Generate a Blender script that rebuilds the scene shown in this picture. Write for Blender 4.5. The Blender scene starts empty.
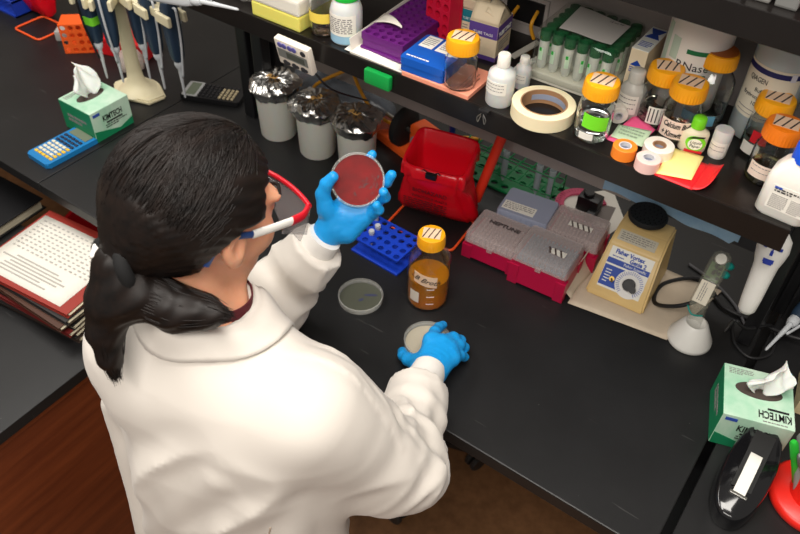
import bpy, bmesh, math, random
import numpy as np
from mathutils import Vector, Matrix, Euler
PI = math.pi
random.seed(7)
SC = bpy.context.scene
COL = SC.collection

# ---------------------------------------------------------------- camera, world, lights, exposure
# bench top is z = 0 (floor at -0.92), bench front edge is y = 0, bench end near x = 0.03
cam_data = bpy.data.cameras.new('camera')
cam = bpy.data.objects.new('camera', cam_data); COL.objects.link(cam)
RW = Matrix(((0.814283, -0.42367587, 0.39678956), (0.57973774, 0.55930676, -0.59252013), (0.0291094, 0.71251295, 0.70105487)))
cam.matrix_world = Matrix.Translation((0, -0.69, 1.15)) @ RW.to_4x4()
cam_data.sensor_width = 36; cam_data.lens = 35.01; cam_data.clip_start = 0.02
cam_data.dof.use_dof = True; cam_data.dof.focus_distance = 1.27; cam_data.dof.aperture_fstop = 6.3
SC.camera = cam

w = bpy.data.worlds.new('world'); SC.world = w; w.use_nodes = True
w.node_tree.nodes['Background'].inputs[0].default_value = (1.0, 0.93, 0.86, 1)
w.node_tree.nodes['Background'].inputs[1].default_value = 0.27
def area(name, loc, size, sizey, power, color=(1, 0.95, 0.88), target=None):
    l = bpy.data.lights.new(name, 'AREA'); l.shape = 'RECTANGLE'; l.size = size; l.size_y = sizey
    l.energy = power; l.color = color
    o = bpy.data.objects.new(name, l); COL.objects.link(o); o.location = loc
    if target is not None:
        o.rotation_euler = (Vector(target) - Vector(loc)).to_track_quat('-Z', 'Y').to_euler()
    return o
area('ceiling_lamp_bench', (-0.25, -0.15, 1.95), 1.2, 0.5, 27, (1, 0.95, 0.88), (-0.3, 0.1, 0))
area('ceiling_lamp_behind', (-0.1, -1.25, 1.85), 1.4, 0.6, 31, (1, 0.94, 0.87), (-0.45, 0.3, 0.1))
area('ceiling_lamp_aisle', (-2.1, -0.1, 1.95), 1.2, 0.5, 26, (1, 0.96, 0.9), (-1.7, 0.1, 0))
area('ceiling_lamp_far', (-0.9, 1.9, 1.95), 1.2, 0.6, 10, (1, 0.96, 0.9))
SC.view_settings.view_transform = 'Standard'; SC.view_settings.look = 'None'
SC.view_settings.gamma = 1.0; SC.view_settings.use_curve_mapping = False
SC.view_settings.exposure = 0.0

# ---------------------------------------------------------------- materials
_M = {}
def lin(c):
    return tuple(((x / 12.92) if x <= 0.04045 else ((x + 0.055) / 1.055) ** 2.4) for x in (v / 255 for v in c))
def mat(name, rgb, rough=0.5, metal=0.0, trans=0.0, ior=1.45, alpha=1.0, bump=0.0, bscale=60, var=0.0, vscale=8,
        rgb2=None, coat=0.0, sub=0.0, sheen=0.0, spec=0.5, stretch=None):
    """principled material from an sRGB 0-255 colour, with procedural mottling (var) and bump"""
    if name in _M: return _M[name]
    m = bpy.data.materials.new(name); m.use_nodes = True; nt = m.node_tree; N = nt.nodes
    b = N['Principled BSDF']; L = nt.links.new
    c = lin(rgb)
    b.inputs['Base Color'].default_value = (*c, 1); b.inputs['Roughness'].default_value = rough
    b.inputs['Metallic'].default_value = metal; b.inputs['Transmission Weight'].default_value = trans
    b.inputs['IOR'].default_value = ior; b.inputs['Alpha'].default_value = alpha
    b.inputs['Coat Weight'].default_value = coat; b.inputs['Coat Roughness'].default_value = 0.08
    b.inputs['Specular IOR Level'].default_value = spec
    if sub: b.inputs['Subsurface Weight'].default_value = sub; b.inputs['Subsurface Scale'].default_value = 0.01
    if sheen: b.inputs['Sheen Weight'].default_value = sheen
    if var or bump:
        tc = N.new('ShaderNodeTexCoord'); src = tc.outputs['Object']
        if stretch:
            mp = N.new('ShaderNodeMapping'); mp.inputs['Scale'].default_value = stretch
            L(src, mp.inputs['Vector']); src = mp.outputs['Vector']
    if var:
        n = N.new('ShaderNodeTexNoise'); n.inputs['Scale'].default_value = vscale; n.inputs['Detail'].default_value = 5
        n.inputs['Roughness'].default_value = 0.6
        L(src, n.inputs['Vector'])
        r = N.new('ShaderNodeValToRGB')
        c2 = lin(rgb2) if rgb2 else tuple(x * (1 - var) for x in c)
        r.color_ramp.elements[0].position = 0.32; r.color_ramp.elements[1].position = 0.68
        r.color_ramp.elements[0].color = (*c2, 1); r.color_ramp.elements[1].color = (*c, 1)
        L(n.outputs['Fac'], r.inputs['Fac']); L(r.outputs['Color'], b.inputs['Base Color'])
    if bump:
        n = N.new('ShaderNodeTexNoise'); n.inputs['Scale'].default_value = bscale; n.inputs['Detail'].default_value = 4
        L(src, n.inputs['Vector'])
        bp = N.new('ShaderNodeBump'); bp.inputs['Strength'].default_value = bump; bp.inputs['Distance'].default_value = 0.002
        L(n.outputs['Fac'], bp.inputs['Height']); L(bp.outputs['Normal'], b.inputs['Normal'])
    _M[name] = m
    return m
def plastic(name, rgb, rough=0.35, **k): return mat(name, rgb, rough, **k)
def clear(name, rgb, rough=0.05, alpha=0.3, **k):
    """thin clear plastic film or wall: mostly see-through with a sharp gloss"""
    return mat(name, rgb, rough, alpha=alpha, spec=0.6, **k)
def thin_glass(name, rgb, ior=1.5, base=0.03):
    """thin-walled glass: clear with fresnel reflections, lets lamp light through to what it holds"""
    m = bpy.data.materials.new(name); m.use_nodes = True; nt = m.node_tree; N = nt.nodes; L = nt.links.new
    N.remove(N['Principled BSDF']); out = N['Material Output']
    tr = N.new('ShaderNodeBsdfTransparent'); tr.inputs[0].default_value = (*lin(rgb), 1)
    gl = N.new('ShaderNodeBsdfGlossy'); gl.inputs['Roughness'].default_value = 0.03
    fr = N.new('ShaderNodeMath'); fr.operation = 'POWER'; fr.inputs[1].default_value = 3.0; lw = N.new('ShaderNodeLayerWeight'); lw.inputs['Blend'].default_value = 0.5; L(lw.outputs['Facing'], fr.inputs[0])
    ad = N.new('ShaderNodeMath'); ad.operation = 'MULTIPLY_ADD'; ad.inputs[1].default_value = 0.45; ad.inputs[2].default_value = base
    mx = N.new('ShaderNodeMixShader')
    L(fr.outputs[0], ad.inputs[0]); L(ad.outputs[0], mx.inputs[0]); L(tr.outputs[0], mx.inputs[1]); L(gl.outputs[0], mx.inputs[2]); L(mx.outputs[0], out.inputs['Surface'])
    _M[name] = m; return m
THIN = thin_glass('thin_clear_glass', (244, 248, 246))
GLASS = mat('clear_glass', (248, 251, 251), 0.01, trans=1.0, ior=1.45)
WATER = mat('water', (250, 252, 252), 0.0, trans=1.0, ior=1.33)
BLACKP = plastic('black_plastic', (22, 22, 24), 0.4)
WHITEP = plastic('white_plastic', (228, 226, 220), 0.4)
PAPER = mat('white_paper', (232, 228, 218), 0.8)
TAPE_TAN = mat('autoclave_tape', (238, 202, 170), 0.7, var=0.12, vscale=60)
INK = mat('black_ink', (22, 20, 22), 0.6)
GREYINK = mat('grey_print', (132, 128, 126), 0.8)
CAPORANGE = plastic('amber_cap', (246, 168, 22), 0.4, sub=0.1)
STEEL = mat('steel', (180, 178, 172), 0.3, metal=1.0)

# ---------------------------------------------------------------- object helpers
def obj(name, bm, m, parent=None, smooth=None, loc=None):
    me = bpy.data.meshes.new(name)
    if isinstance(bm, bmesh.types.BMesh):
        bm.normal_update(); bm.to_mesh(me); bm.free()
    else:
        me.from_pydata(*bm)
    o = bpy.data.objects.new(name, me); COL.objects.link(o)
    for mm in (m if isinstance(m, (list, tuple)) else [m]): me.materials.append(mm)
    if smooth is not None:
        me.polygons.foreach_set('use_smooth', [True] * len(me.polygons))
        if smooth < 180: me.set_sharp_from_angle(angle=math.radians(smooth))
    if parent: o.parent = parent
    if loc: o.location = loc
    return o
def tag(o, label=None, cat=None, group=None, kind=None):
    if label: o['label'] = label
    if cat: o['category'] = cat
    if group: o['group'] = group
    if kind: o['kind'] = kind
    return o
def thing(name, label, cat, loc=(0, 0, 0), rz=0, group=None, rot=None):
    o = bpy.data.objects.new(name, None); COL.objects.link(o); o.empty_display_size = 0.02
    o.location = loc; o.rotation_euler = rot if rot is not None else (0, 0, rz)
    return tag(o, label, cat, group)
def struct(name, bm, m, parent=None, smooth=None):
    o = obj(name, bm, m, parent, smooth)
    if not parent: o['kind'] = 'structure'
    return o
def dup(root, loc, rz=None, label=None, group=None):
    r = root.copy(); COL.objects.link(r); r.location = loc
    if rz is not None: r.rotation_euler = (0, 0, rz)
    if label: r['label'] = label
    if group: r['group'] = group
    for ch in list(root.children):
        c = ch.copy(); COL.objects.link(c); c.parent = r
        for g in list(ch.children):
            d = g.copy(); COL.objects.link(d); d.parent = c
    return r

def B(): return bmesh.new()
def xf(loc=(0, 0, 0), rot=(0, 0, 0)): return Matrix.Translation(loc) @ Euler(rot).to_matrix().to_4x4()
def frame(o, x, y):
    """matrix with origin o, x axis x, y axis near y"""
    x = Vector(x).normalized(); z = x.cross(Vector(y)).normalized(); y = z.cross(x)
    return Matrix(((x.x, y.x, z.x, o[0]), (x.y, y.y, z.y, o[1]), (x.z, y.z, z.z, o[2]), (0, 0, 0, 1)))
def box(bm, c, s, bev=0.0, M=None, seg=2, mi=0):
    """box of size s centred at c, bevelled"""
    t = bmesh.new()
    bmesh.ops.create_cube(t, size=1)
    bmesh.ops.scale(t, vec=s, verts=t.verts)
    if bev: bmesh.ops.bevel(t, geom=t.edges[:], offset=min(bev, min(s) * 0.49), segments=seg, affect='EDGES', profile=0.6)
    bmesh.ops.translate(t, vec=c, verts=t.verts)
    return merge(bm, t, M, mi)
def merge(bm, t, M=None, mi=0):
    if M is not None: bmesh.ops.transform(t, matrix=M, verts=t.verts)
    mp = {v: bm.verts.new(v.co) for v in t.verts}
    for f in t.faces:
        try:
            nf = bm.faces.new([mp[v] for v in f.verts]); nf.material_index = mi if mi else f.material_index
        except ValueError: pass
    t.free(); return bm
def lathe(bm, prof, seg=32, M=None, cap0=True, cap1=True, ripple=None, mi=0, sx=1.0, sy=1.0):
    """profile of (r, z) turned about z; ripple(i, angle) scales the radius (cap ribs)"""
    t = bmesh.new(); rings = []
    for k, (r, z) in enumerate(prof):
        if r < 1e-7: rings.append([t.verts.new((0, 0, z))]); continue
        ring = []
        for i in range(seg):
            a = 2 * PI * i / seg; rr = r * (ripple(k, i) if ripple else 1)
            ring.append(t.verts.new((rr * math.cos(a) * sx, rr * math.sin(a) * sy, z)))
        rings.append(ring)
    for a, b in zip(rings, rings[1:]):
        if len(a) == 1 and len(b) == 1: continue
        for i in range(seg):
            j = (i + 1) % seg
            if len(a) == 1: t.faces.new((a[0], b[j], b[i]))
            elif len(b) == 1: t.faces.new((a[i], a[j], b[0]))
            else: t.faces.new((a[i], a[j], b[j], b[i]))
    if cap0 and len(rings[0]) > 1: t.faces.new(rings[0][::-1])
    if cap1 and len(rings[-1]) > 1: t.faces.new(rings[-1])
    bmesh.ops.recalc_face_normals(t, faces=t.faces)
    return merge(bm, t, M, mi)
def cyl(bm, c, r, h, seg=24, bev=0.0, M=None, mi=0, r2=None):
    """cylinder standing on c"""
    r2 = r if r2 is None else r2
    p = [(r - bev, 0), (r, bev), (r2, h - bev), (r2 - bev, h)] if bev else [(r, 0), (r2, h)]
    T = Matrix.Translation(c); return lathe(bm, p, seg, (M @ T) if M is not None else T, mi=mi)
def smooth_path(pts, n=8):
    pts = [Vector(p) for p in pts]; out = []
    for i in range(len(pts) - 1):
        p0 = pts[max(i - 1, 0)]; p1 = pts[i]; p2 = pts[i + 1]; p3 = pts[min(i + 2, len(pts) - 1)]
        for k in range(n):
            t = k / n
            out.append(0.5 * ((2 * p1) + (p2 - p0) * t + (2 * p0 - 5 * p1 + 4 * p2 - p3) * t * t + (3 * p1 - p0 - 3 * p2 + p3) * t ** 3))
    out.append(pts[-1]); return out
def tube(bm, pts, r, seg=8, closed=False, M=None, mi=0, flat=1.0):
    """tube along a path; r a number or one per point"""
    pts = [Vector(p) for p in pts]; n = len(pts); t = bmesh.new(); rings = []
    up = None
    for i, p in enumerate(pts):
        if closed: d = pts[(i + 1) % n] - pts[i - 1]
        else: d = pts[min(i + 1, n - 1)] - pts[max(i - 1, 0)]
        d = d.normalized() if d.length > 1e-9 else Vector((0, 0, 1))
        if up is None:
            up = Vector((0, 0, 1)) if abs(d.z) < 0.9 else Vector((1, 0, 0))
        u = (up - d * up.dot(d)); u = u.normalized() if u.length > 1e-6 else d.orthogonal().normalized()
        v = d.cross(u); up = u
        rr = r[i] if isinstance(r, (list, tuple)) else r
        rings.append([t.verts.new(p + u * (rr * flat * math.cos(2 * PI * k / seg)) + v * (rr * math.sin(2 * PI * k / seg))) for k in range(seg)])
    m = n if closed else n - 1
    for i in range(m):
        a, b = rings[i], rings[(i + 1) % n]
        for k in range(seg):
            j = (k + 1) % seg; t.faces.new((a[k], a[j], b[j], b[k]))
    if not closed: t.faces.new(rings[0][::-1]); t.faces.new(rings[-1])
    return merge(bm, t, M, mi)
def prism(bm, poly, z0, z1, M=None, mi=0, bev=0.0):
    """extrude a 2-D polygon (counter-clockwise) from z0 to z1"""
    t = bmesh.new()
    a = [t.verts.new((x, y, z0)) for x, y in poly]; b = [t.verts.new((x, y, z1)) for x, y in poly]
    t.faces.new(a[::-1]); t.faces.new(b)
    for i in range(len(poly)):
        j = (i + 1) % len(poly); t.faces.new((a[i], a[j], b[j], b[i]))
    if bev: bmesh.ops.bevel(t, geom=t.edges[:], offset=bev, segments=2, affect='EDGES')
    return merge(bm, t, M, mi)
def loft(bm, rings, cap=True, M=None, mi=0):
    t = bmesh.new(); R = [[t.verts.new(p) for p in r] for r in rings]; n = len(rings[0])
    for a, b in zip(R, R[1:]):
        for k in range(n):
            j = (k + 1) % n; t.faces.new((a[k], a[j], b[j], b[k]))
    if cap: t.faces.new(R[0][::-1]); t.faces.new(R[-1])
    bmesh.ops.recalc_face_normals(t, faces=t.faces)
    return merge(bm, t, M, mi)
def rrect(w, d, r, n=5):
    out = []
    for cx, cy, a0 in ((w/2-r, d/2-r, 0), (-w/2+r, d/2-r, PI/2), (-w/2+r, -d/2+r, PI), (w/2-r, -d/2+r, 1.5*PI)):
        for k in range(n + 1): a = a0 + k / n * PI / 2; out.append((cx + r * math.cos(a), cy + r * math.sin(a)))
    return out
def sheet(bm, f, nu, nv, th=0.0006, mi=0):
    """solid thin sheet from a surface function f(u, v) on the unit square"""
    g = [[Vector(f(i / nu, j / nv)) for j in range(nv + 1)] for i in range(nu + 1)]
    top = []; bot = []
    for i in range(nu + 1):
        tr = []; br = []
        for j in range(nv + 1):
            du = g[min(i + 1, nu)][j] - g[max(i - 1, 0)][j]; dv = g[i][min(j + 1, nv)] - g[i][max(j - 1, 0)]
            nn = du.cross(dv); nn = nn.normalized() if nn.length > 1e-12 else Vector((0, 0, 1))
            tr.append(bm.verts.new(g[i][j] + nn * th / 2)); br.append(bm.verts.new(g[i][j] - nn * th / 2))
        top.append(tr); bot.append(br)
    def q(a, b, c, d):
        f = bm.faces.new((a, b, c, d)); f.material_index = mi
    for i in range(nu):
        for j in range(nv):
            q(top[i][j], top[i+1][j], top[i+1][j+1], top[i][j+1]); q(bot[i][j], bot[i][j+1], bot[i+1][j+1], bot[i+1][j])
    for i in range(nu):
        q(top[i][0], bot[i][0], bot[i+1][0], top[i+1][0]); q(top[i+1][nv], bot[i+1][nv], bot[i][nv], top[i][nv])
    for j in range(nv):
        q(top[0][j+1], bot[0][j+1], bot[0][j], top[0][j]); q(top[nu][j], bot[nu][j], bot[nu][j+1], top[nu][j+1])
    return bm
def patch(bm, R, a0, a1, z0, z1, th=0.0004, n=14, mi=0, tilt=0.0):
    """label wrapped round a cylinder of radius R about z, angles in radians"""
    def f(u, v):
        a = a0 + (a1 - a0) * u
        return (R * math.cos(a), R * math.sin(a), z0 + (z1 - z0) * v + tilt * (u - 0.5))
    return sheet(bm, f, n, 1, th, mi)
def quad(bm, pts, th=0.0005, n=1, lift=None, mi=0):
    """thin sheet through four corner points (bilinear), optional lift(u, v) along z"""
    p = [Vector(q) for q in pts]
    def f(u, v):
        q = (p[0] * (1 - u) + p[1] * u) * (1 - v) + (p[3] * (1 - u) + p[2] * u) * v
        if lift: q = q + Vector((0, 0, lift(u, v)))
        return q
    return sheet(bm, f, n, n, th, mi)

_T = {}
def text_mesh(s, size, extrude=0.0002, shear=0.0, res=2, bold=0.0):
    cu = bpy.data.curves.new('lettering', 'FONT'); cu.body = s; cu.size = size; cu.extrude = extrude; cu.resolution_u = res
    cu.align_x = 'CENTER'; cu.align_y = 'CENTER'; cu.shear = shear; cu.offset = bold
    o = bpy.data.objects.new('lettering', cu); COL.objects.link(o)
    dg = bpy.context.evaluated_depsgraph_get(); me = bpy.data.meshes.new_from_object(o.evaluated_get(dg))
    bpy.data.objects.remove(o); bpy.data.curves.remove(cu)
    return me
def text(name, s, size, M, m, parent=None, wid=None, shear=0.0, bold=0.0, cylR=None):
    """flat lettering in the frame M (local to parent); wid squeezes it to a width; cylR wraps it round the z axis at that radius
    (then M is (angle, z))"""
    me = text_mesh(s, size, shear=shear, bold=bold)
    co = np.empty(len(me.vertices) * 3); me.vertices.foreach_get('co', co); co = co.reshape(-1, 3)
    if wid: co[:, 0] *= wid / max(1e-6, (co[:, 0].max() - co[:, 0].min()))
    if cylR:
        a0, z = M[0], M[1]; rot = M[2] if len(M) > 2 else 0.0
        c, s_ = math.cos(rot), math.sin(rot); x = co[:, 0] * c - co[:, 1] * s_; y = co[:, 0] * s_ + co[:, 1] * c
        a = a0 + x / cylR; r = cylR + 0.0004 + co[:, 2]
        co = np.stack([r * np.cos(a), r * np.sin(a), z + y], 1)
    me.vertices.foreach_set('co', co.ravel())
    if not cylR: me.transform(M)
    o = bpy.data.objects.new(name, me); COL.objects.link(o); me.materials.clear(); me.materials.append(m)
    if parent: o.parent = parent
    return o
def scribble(bm, M, w, h, rows, seed=0, th=0.0004, fill=0.8, mi=0):
    """rows of small printed word blocks in the plane of M (x right, y up, centred)"""
    rnd = random.Random(seed)
    for r in range(rows):
        y = h / 2 - (r + 0.5) * h / rows; x = -w / 2; end = w / 2 * (1 if r < rows - 1 else rnd.uniform(0.0, 0.9))
        while x < end:
            l = rnd.uniform(0.04, 0.16) * w
            if x + l > end: l = end - x
            if l > 0.01 * w: box(bm, (x + l / 2, y, 0), (l, h / rows * 0.45 * fill, th), M=M, mi=mi)
            x += l + 0.03 * w
    return bm

# ---------------------------------------------------------------- signed distance modelling (bodies, cloth, gloves, hair)
class P:
    """point cloud wrapper so distance functions read simply"""
def cone(p, a, b, ra, rb):
    a = np.array(a, float); b = np.array(b, float); ba = b - a; pa = p - a
    h = np.clip((pa @ ba) / (ba @ ba), 0, 1)
    return np.linalg.norm(pa - h[..., None] * ba, axis=-1) - (ra + (rb - ra) * h)
def chain(p, pts, rs, k=0.0):
    d = None
    for a, b, ra, rb in zip(pts, pts[1:], rs, rs[1:]):
        e = cone(p, a, b, ra, rb); d = e if d is None else (smin(d, e, k) if k else np.minimum(d, e))
    return d
def ell(p, c, r, Rm=None):
    q = p - np.array(c, float)
    if Rm is not None: q = q @ np.array(Rm, float)      # columns of Rm are the local axes
    r = np.array(r, float); k0 = np.linalg.norm(q / r, axis=-1); k1 = np.linalg.norm(q / (r * r), axis=-1)
    return k0 * (k0 - 1) / np.maximum(k1, 1e-9)
def smin(a, b, k):
    h = np.maximum(k - np.abs(a - b), 0) / k
    return np.minimum(a, b) - h * h * k * 0.25
def smax(a, b, k): return -smin(-a, -b, k)
def vnoise(p, s, seed=0):
    """smooth value noise in [-1, 1]"""
    q = p * s; i = np.floor(q).astype(np.int64); f = q - i; f = f * f * (3 - 2 * f)
    def hsh(x, y, z):
        n = (x * 374761393 + y * 668265263 + z * 2147483647 + seed * 974711) & 0x7fffffff
        n = ((n ^ (n >> 13)) * 1274126177) & 0x7fffffff
        return ((n ^ (n >> 16)) & 0xffff) / 32767.5 - 1
    r = 0
    for dx in (0, 1):
        for dy in (0, 1):
            for dz in (0, 1):
                wgt = (f[..., 0] if dx else 1 - f[..., 0]) * (f[..., 1] if dy else 1 - f[..., 1]) * (f[..., 2] if dz else 1 - f[..., 2])
                r = r + wgt * hsh(i[..., 0] + dx, i[..., 1] + dy, i[..., 2] + dz)
    return r
def sdf_mesh(f, lo, hi, h):
    """surface nets: (verts, [], faces) of the zero set of f on a grid of step h"""
    lo = np.array(lo, float); hi = np.array(hi, float); n = np.ceil((hi - lo) / h).astype(int) + 1
    ax = [lo[i] + h * np.arange(n[i]) for i in range(3)]
    V = np.empty(n)
    for i in range(0, n[0], 16):
        g = np.stack(np.meshgrid(ax[0][i:i+16], ax[1], ax[2], indexing='ij'), -1); V[i:i+16] = f(g)
    ins = V < 0
    cs = tuple(slice(0, m - 1) for m in n)
    cnt = np.zeros(n - 1); pos = np.zeros((*(n - 1), 3)); off = [(a, b, c) for a in (0, 1) for b in (0, 1) for c in (0, 1)]
    sl = lambda o: tuple(slice(o[i], o[i] + n[i] - 1) for i in range(3))
    for a in off:
        for k in range(3):
            if a[k]: continue
            b = list(a); b[k] = 1; va = V[sl(a)]; vb = V[sl(b)]; cr = (va < 0) != (vb < 0)
            t = np.where(cr, va / np.where(cr, va - vb, 1), 0); cnt += cr
            for j in range(3): pos[..., j] += cr * (a[j] + (t if j == k else 0))
    act = cnt > 0; idx = -np.ones(n - 1, int); idx[act] = np.arange(act.sum())
    cell = np.argwhere(act); verts = lo + h * (cell + pos[act] / cnt[act][:, None])
    faces = []
    for k in range(3):
        u, v = (k + 1) % 3, (k + 2) % 3
        s0 = [slice(1, m - 1) for m in n]; s0[k] = slice(0, n[k] - 1); s1 = list(s0); s1[k] = slice(1, n[k])
        A = ins[tuple(s0)]; Bv = ins[tuple(s1)]; cr = np.argwhere(A != Bv)
        if not len(cr): continue
        base = cr.copy(); base[:, u] += 1; base[:, v] += 1
        flip = A[tuple(cr.T)]
        def at(du, dv):
            c = base.copy(); c[:, u] += du; c[:, v] += dv; return idx[tuple(c.T)]
        q = np.stack([at(-1, -1), at(0, -1), at(0, 0), at(-1, 0)], 1)
        q[~flip] = q[~flip][:, ::-1]
        faces.append(q)
    return verts.tolist(), [], np.concatenate(faces).tolist()
# ================================================================ the room and the big furniture
FLOOR = mat('brown_vinyl', (158, 112, 74), 0.55, var=0.35, vscale=30, bump=0.1, bscale=200)
EPOXY = mat('black_epoxy', (27, 27, 28), 0.42, var=0.3, vscale=9, bump=0.06, bscale=300)
EPOXY_EDGE = mat('black_epoxy_edge', (44, 43, 42), 0.45, var=0.3, vscale=40)
# specks and fine scratches of wear on the epoxy
def wear(m):
    nt = m.node_tree; N = nt.nodes; L = nt.links.new; b = N['Principled BSDF']
    tc = N.new('ShaderNodeTexCoord'); vo = N.new('ShaderNodeTexVoronoi'); vo.inputs['Scale'].default_value = 26
    lt = N.new('ShaderNodeMath'); lt.operation = 'LESS_THAN'; lt.inputs[1].default_value = 0.022
    mp = N.new('ShaderNodeMapping'); mp.inputs['Scale'].default_value = (3, 40, 1); mp.inputs['Rotation'].default_value = (0, 0, 0.7)
    ns = N.new('ShaderNodeTexNoise'); ns.inputs['Scale'].default_value = 3; gt = N.new('ShaderNodeMath'); gt.operation = 'GREATER_THAN'; gt.inputs[1].default_value = 0.742
    hf = N.new('ShaderNodeMath'); hf.operation = 'MULTIPLY'; hf.inputs[1].default_value = 0.22
    mx = N.new('ShaderNodeMath'); mx.operation = 'MAXIMUM'; ml = N.new('ShaderNodeMath'); ml.operation = 'MULTIPLY'; ml.inputs[1].default_value = 0.35
    mix = N.new('ShaderNodeMixRGB'); mix.inputs[2].default_value = (0.30, 0.29, 0.28, 1)
    src = b.inputs['Base Color'].links[0].from_socket
    L(tc.outputs['Object'], vo.inputs['Vector']); L(vo.outputs['Distance'], lt.inputs[0]); L(tc.outputs['Object'], mp.inputs['Vector']); L(mp.outputs['Vector'], ns.inputs['Vector']); L(ns.outputs['Fac'], gt.inputs[0])
    L(lt.outputs[0], mx.inputs[0]); L(gt.outputs[0], hf.inputs[0]); L(hf.outputs[0], mx.inputs[1]); L(mx.outputs[0], ml.inputs[0]); L(ml.outputs[0], mix.inputs[0]); L(src, mix.inputs[1]); L(mix.outputs[0], b.inputs['Base Color'])
wear(EPOXY)
SHELFBLACK = mat('black_laminate', (24, 21, 20), 0.28, var=0.25, vscale=14)
LIP = mat('worn_shelf_edge', (52, 48, 45), 0.4)
GREYPANEL = mat('grey_panel', (172, 163, 158), 0.6, var=0.08, vscale=20)
DARKGREY = mat('dark_grey_metal', (58, 58, 62), 0.5)
WOOD = mat('red_brown_wood', (132, 66, 34), 0.38, var=0.35, vscale=6, stretch=(1, 0.6, 7), rgb2=(104, 48, 24))
WOODEDGE = mat('red_brown_edge', (146, 74, 36), 0.4, var=0.2, vscale=20)
BROWNPANEL = mat('brown_backing', (112, 88, 66), 0.7)

bm = B(); box(bm, (-0.9, 0.3, -0.945), (6, 6, 0.05)); struct('floor', bm, FLOOR)
WALLM = mat('wall_paint', (205, 198, 186), 0.8)
bm = B(); box(bm, (-0.9, 3.35, 0.55), (6, 0.1, 3.0)); struct('wall_back', bm, WALLM)
bm = B(); box(bm, (-3.95, 0.3, 0.55), (0.1, 6, 3.0)); struct('wall_left', bm, WALLM)

# black lab bench, double sided, with its pieces of worktop
t = thing('lab_bench', 'long black topped lab bench the woman works at', 'bench', (-1.5, 0, -0.92))
def wtop(x0, x1, par, dx):
    bm = B(); box(bm, ((x0 + x1) / 2 - dx, 0.55, 0.905), (x1 - x0, 1.1, 0.03), 0.0025); return obj('worktop', bm, EPOXY, par)
wtop(-3.2, -1.4815, t, -1.5); wtop(-1.4795, 0.026, t, -1.5)
bm = B(); box(bm, (-0.1, 0.55, 0.45), (3.0, 0.03, 0.88)); obj('back_panel', bm, BROWNPANEL, t)
bm = B(); box(bm, (1.5, 0.4, 0.45), (0.03, 0.7, 0.87)); obj('end_panel', bm, DARKGREY, t)
bm = B(); box(bm, (-0.1, 0.10, 0.865), (3.2, 0.02, 0.05)); obj('front_rail', bm, DARKGREY, t)
t = thing('lab_bench', 'black bench section past the dark gap under the tape dispenser', 'bench', (0.6, 0, -0.92))
bm = B(); box(bm, (0.003, 0.55, 0.905), (1.124, 1.1, 0.03), 0.0025); obj('worktop', bm, EPOXY, t)
bm = B(); box(bm, (-0.560, 0.55, 0.42), (0.03, 1.1, 0.80)); obj('end_panel', bm, BLACKP, t)  # set under the gap and coloured black to stand for its shade

# reagent shelves above the bench
sh = thing('reagent_shelf', 'two tier black reagent shelf running along the bench', 'shelf', (-0.65, 0.4, 0))
for z in (0.46, 0.735):
    bm = B(); box(bm, (0, 0.0, z - 0.010), (1.28, 0.26, 0.02), 0.001); obj('shelf_board', bm, SHELFBLACK, sh)
    bm = B(); box(bm, (0, -0.128, z - 0.0195), (1.284, 0.005, 0.04), 0.0012); obj('edge_lip', bm, SHELFBLACK, sh)
bm = B(); box(bm, (0, 0.140, 0.64), (1.28, 0.02, 0.44)); obj('centre_panel', bm, GREYPANEL, sh)
bm = B(); box(bm, (-0.085, 0.230, 0.275), (0.85, 0.012, 0.30), 0.002); box(bm, (0.0, 0.185, 0.428), (1.28, 0.12, 0.024)); obj('lower_rail', bm, GREYPANEL, sh)
bm = B(); box(bm, (0.50, 0.232, 0.275), (0.32, 0.012, 0.30), 0.002); obj('lower_rail', bm, DARKGREY, sh)
bm = B()
def lo(u, v): return (0.277 + u * 0.287, 0.2225, 0.130 + v * 0.26 + (1 - v) * (0.003 * math.sin(u * 17) + 0.003 * math.sin(5 * u) + (0.012 if u > 0.97 else 0)))
sheet(bm, lo, 40, 4, 0.002); obj('blue_cover', bm, mat('blue_bench_pad', (176, 212, 240), 0.8, var=0.2, vscale=25, rgb2=(150, 192, 228)), sh)
bm = B(); box(bm, (0.655, 0.120, 0.37), (0.026, 0.03, 0.73), 0.003); obj('post', bm, BLACKP, sh)
bm = B()
for k in range(4): box(bm, (-0.635 + 0.05 * (k % 2), 0.115 + 0.045 * (k // 2), 0.22), (0.034, 0.03, 0.44), 0.004)
obj('post', bm, BLACKP, sh)
# right end wall of dark louvred metal under the shelf
bm = B(); box(bm, (0.72, 0.245, 0.2), (0.14, 0.015, 0.40))
for k in range(7): box(bm, (0.66 + 0.020 * k, 0.232, 0.2), (0.005, 0.016, 0.40))
obj('grille', bm, BLACKP, sh)
o = thing('power_outlet', 'dark recessed cable outlet in the grey panel above the shelf', 'outlet', (-0.566, 0.529, 0.506))
bm = B(); box(bm, (0, 0, 0), (0.088, 0.006, 0.056), 0.002); obj('frame', bm, GREYPANEL, o)
bm = B(); box(bm, (0, -0.003, 0), (0.074, 0.006, 0.042)); obj('socket_plate', bm, BLACKP, o)
YEL = plastic('yellow_cable', (226, 158, 40), 0.45)
def cable(name, label, pts, r, m, grp=None, n=8):
    bm = B(); tube(bm, smooth_path(pts, n), r, 8); o = obj(name, bm, m, smooth=180); return tag(o, label, 'cable', grp)
cable('yellow_cable', 'yellow cable from the outlet, nearer the purple carton', [(-0.580, 0.524, 0.510), (-0.582, 0.505, 0.498), (-0.587, 0.506, 0.482), (-0.600, 0.512, 0.466)], 0.0035, YEL)
cable('yellow_cable', 'yellow cable from the outlet, nearer the wrapped tubes', [(-0.541, 0.524, 0.512), (-0.540, 0.505, 0.500), (-0.540, 0.506, 0.485), (-0.535, 0.512, 0.466)], 0.0035, YEL)
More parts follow.
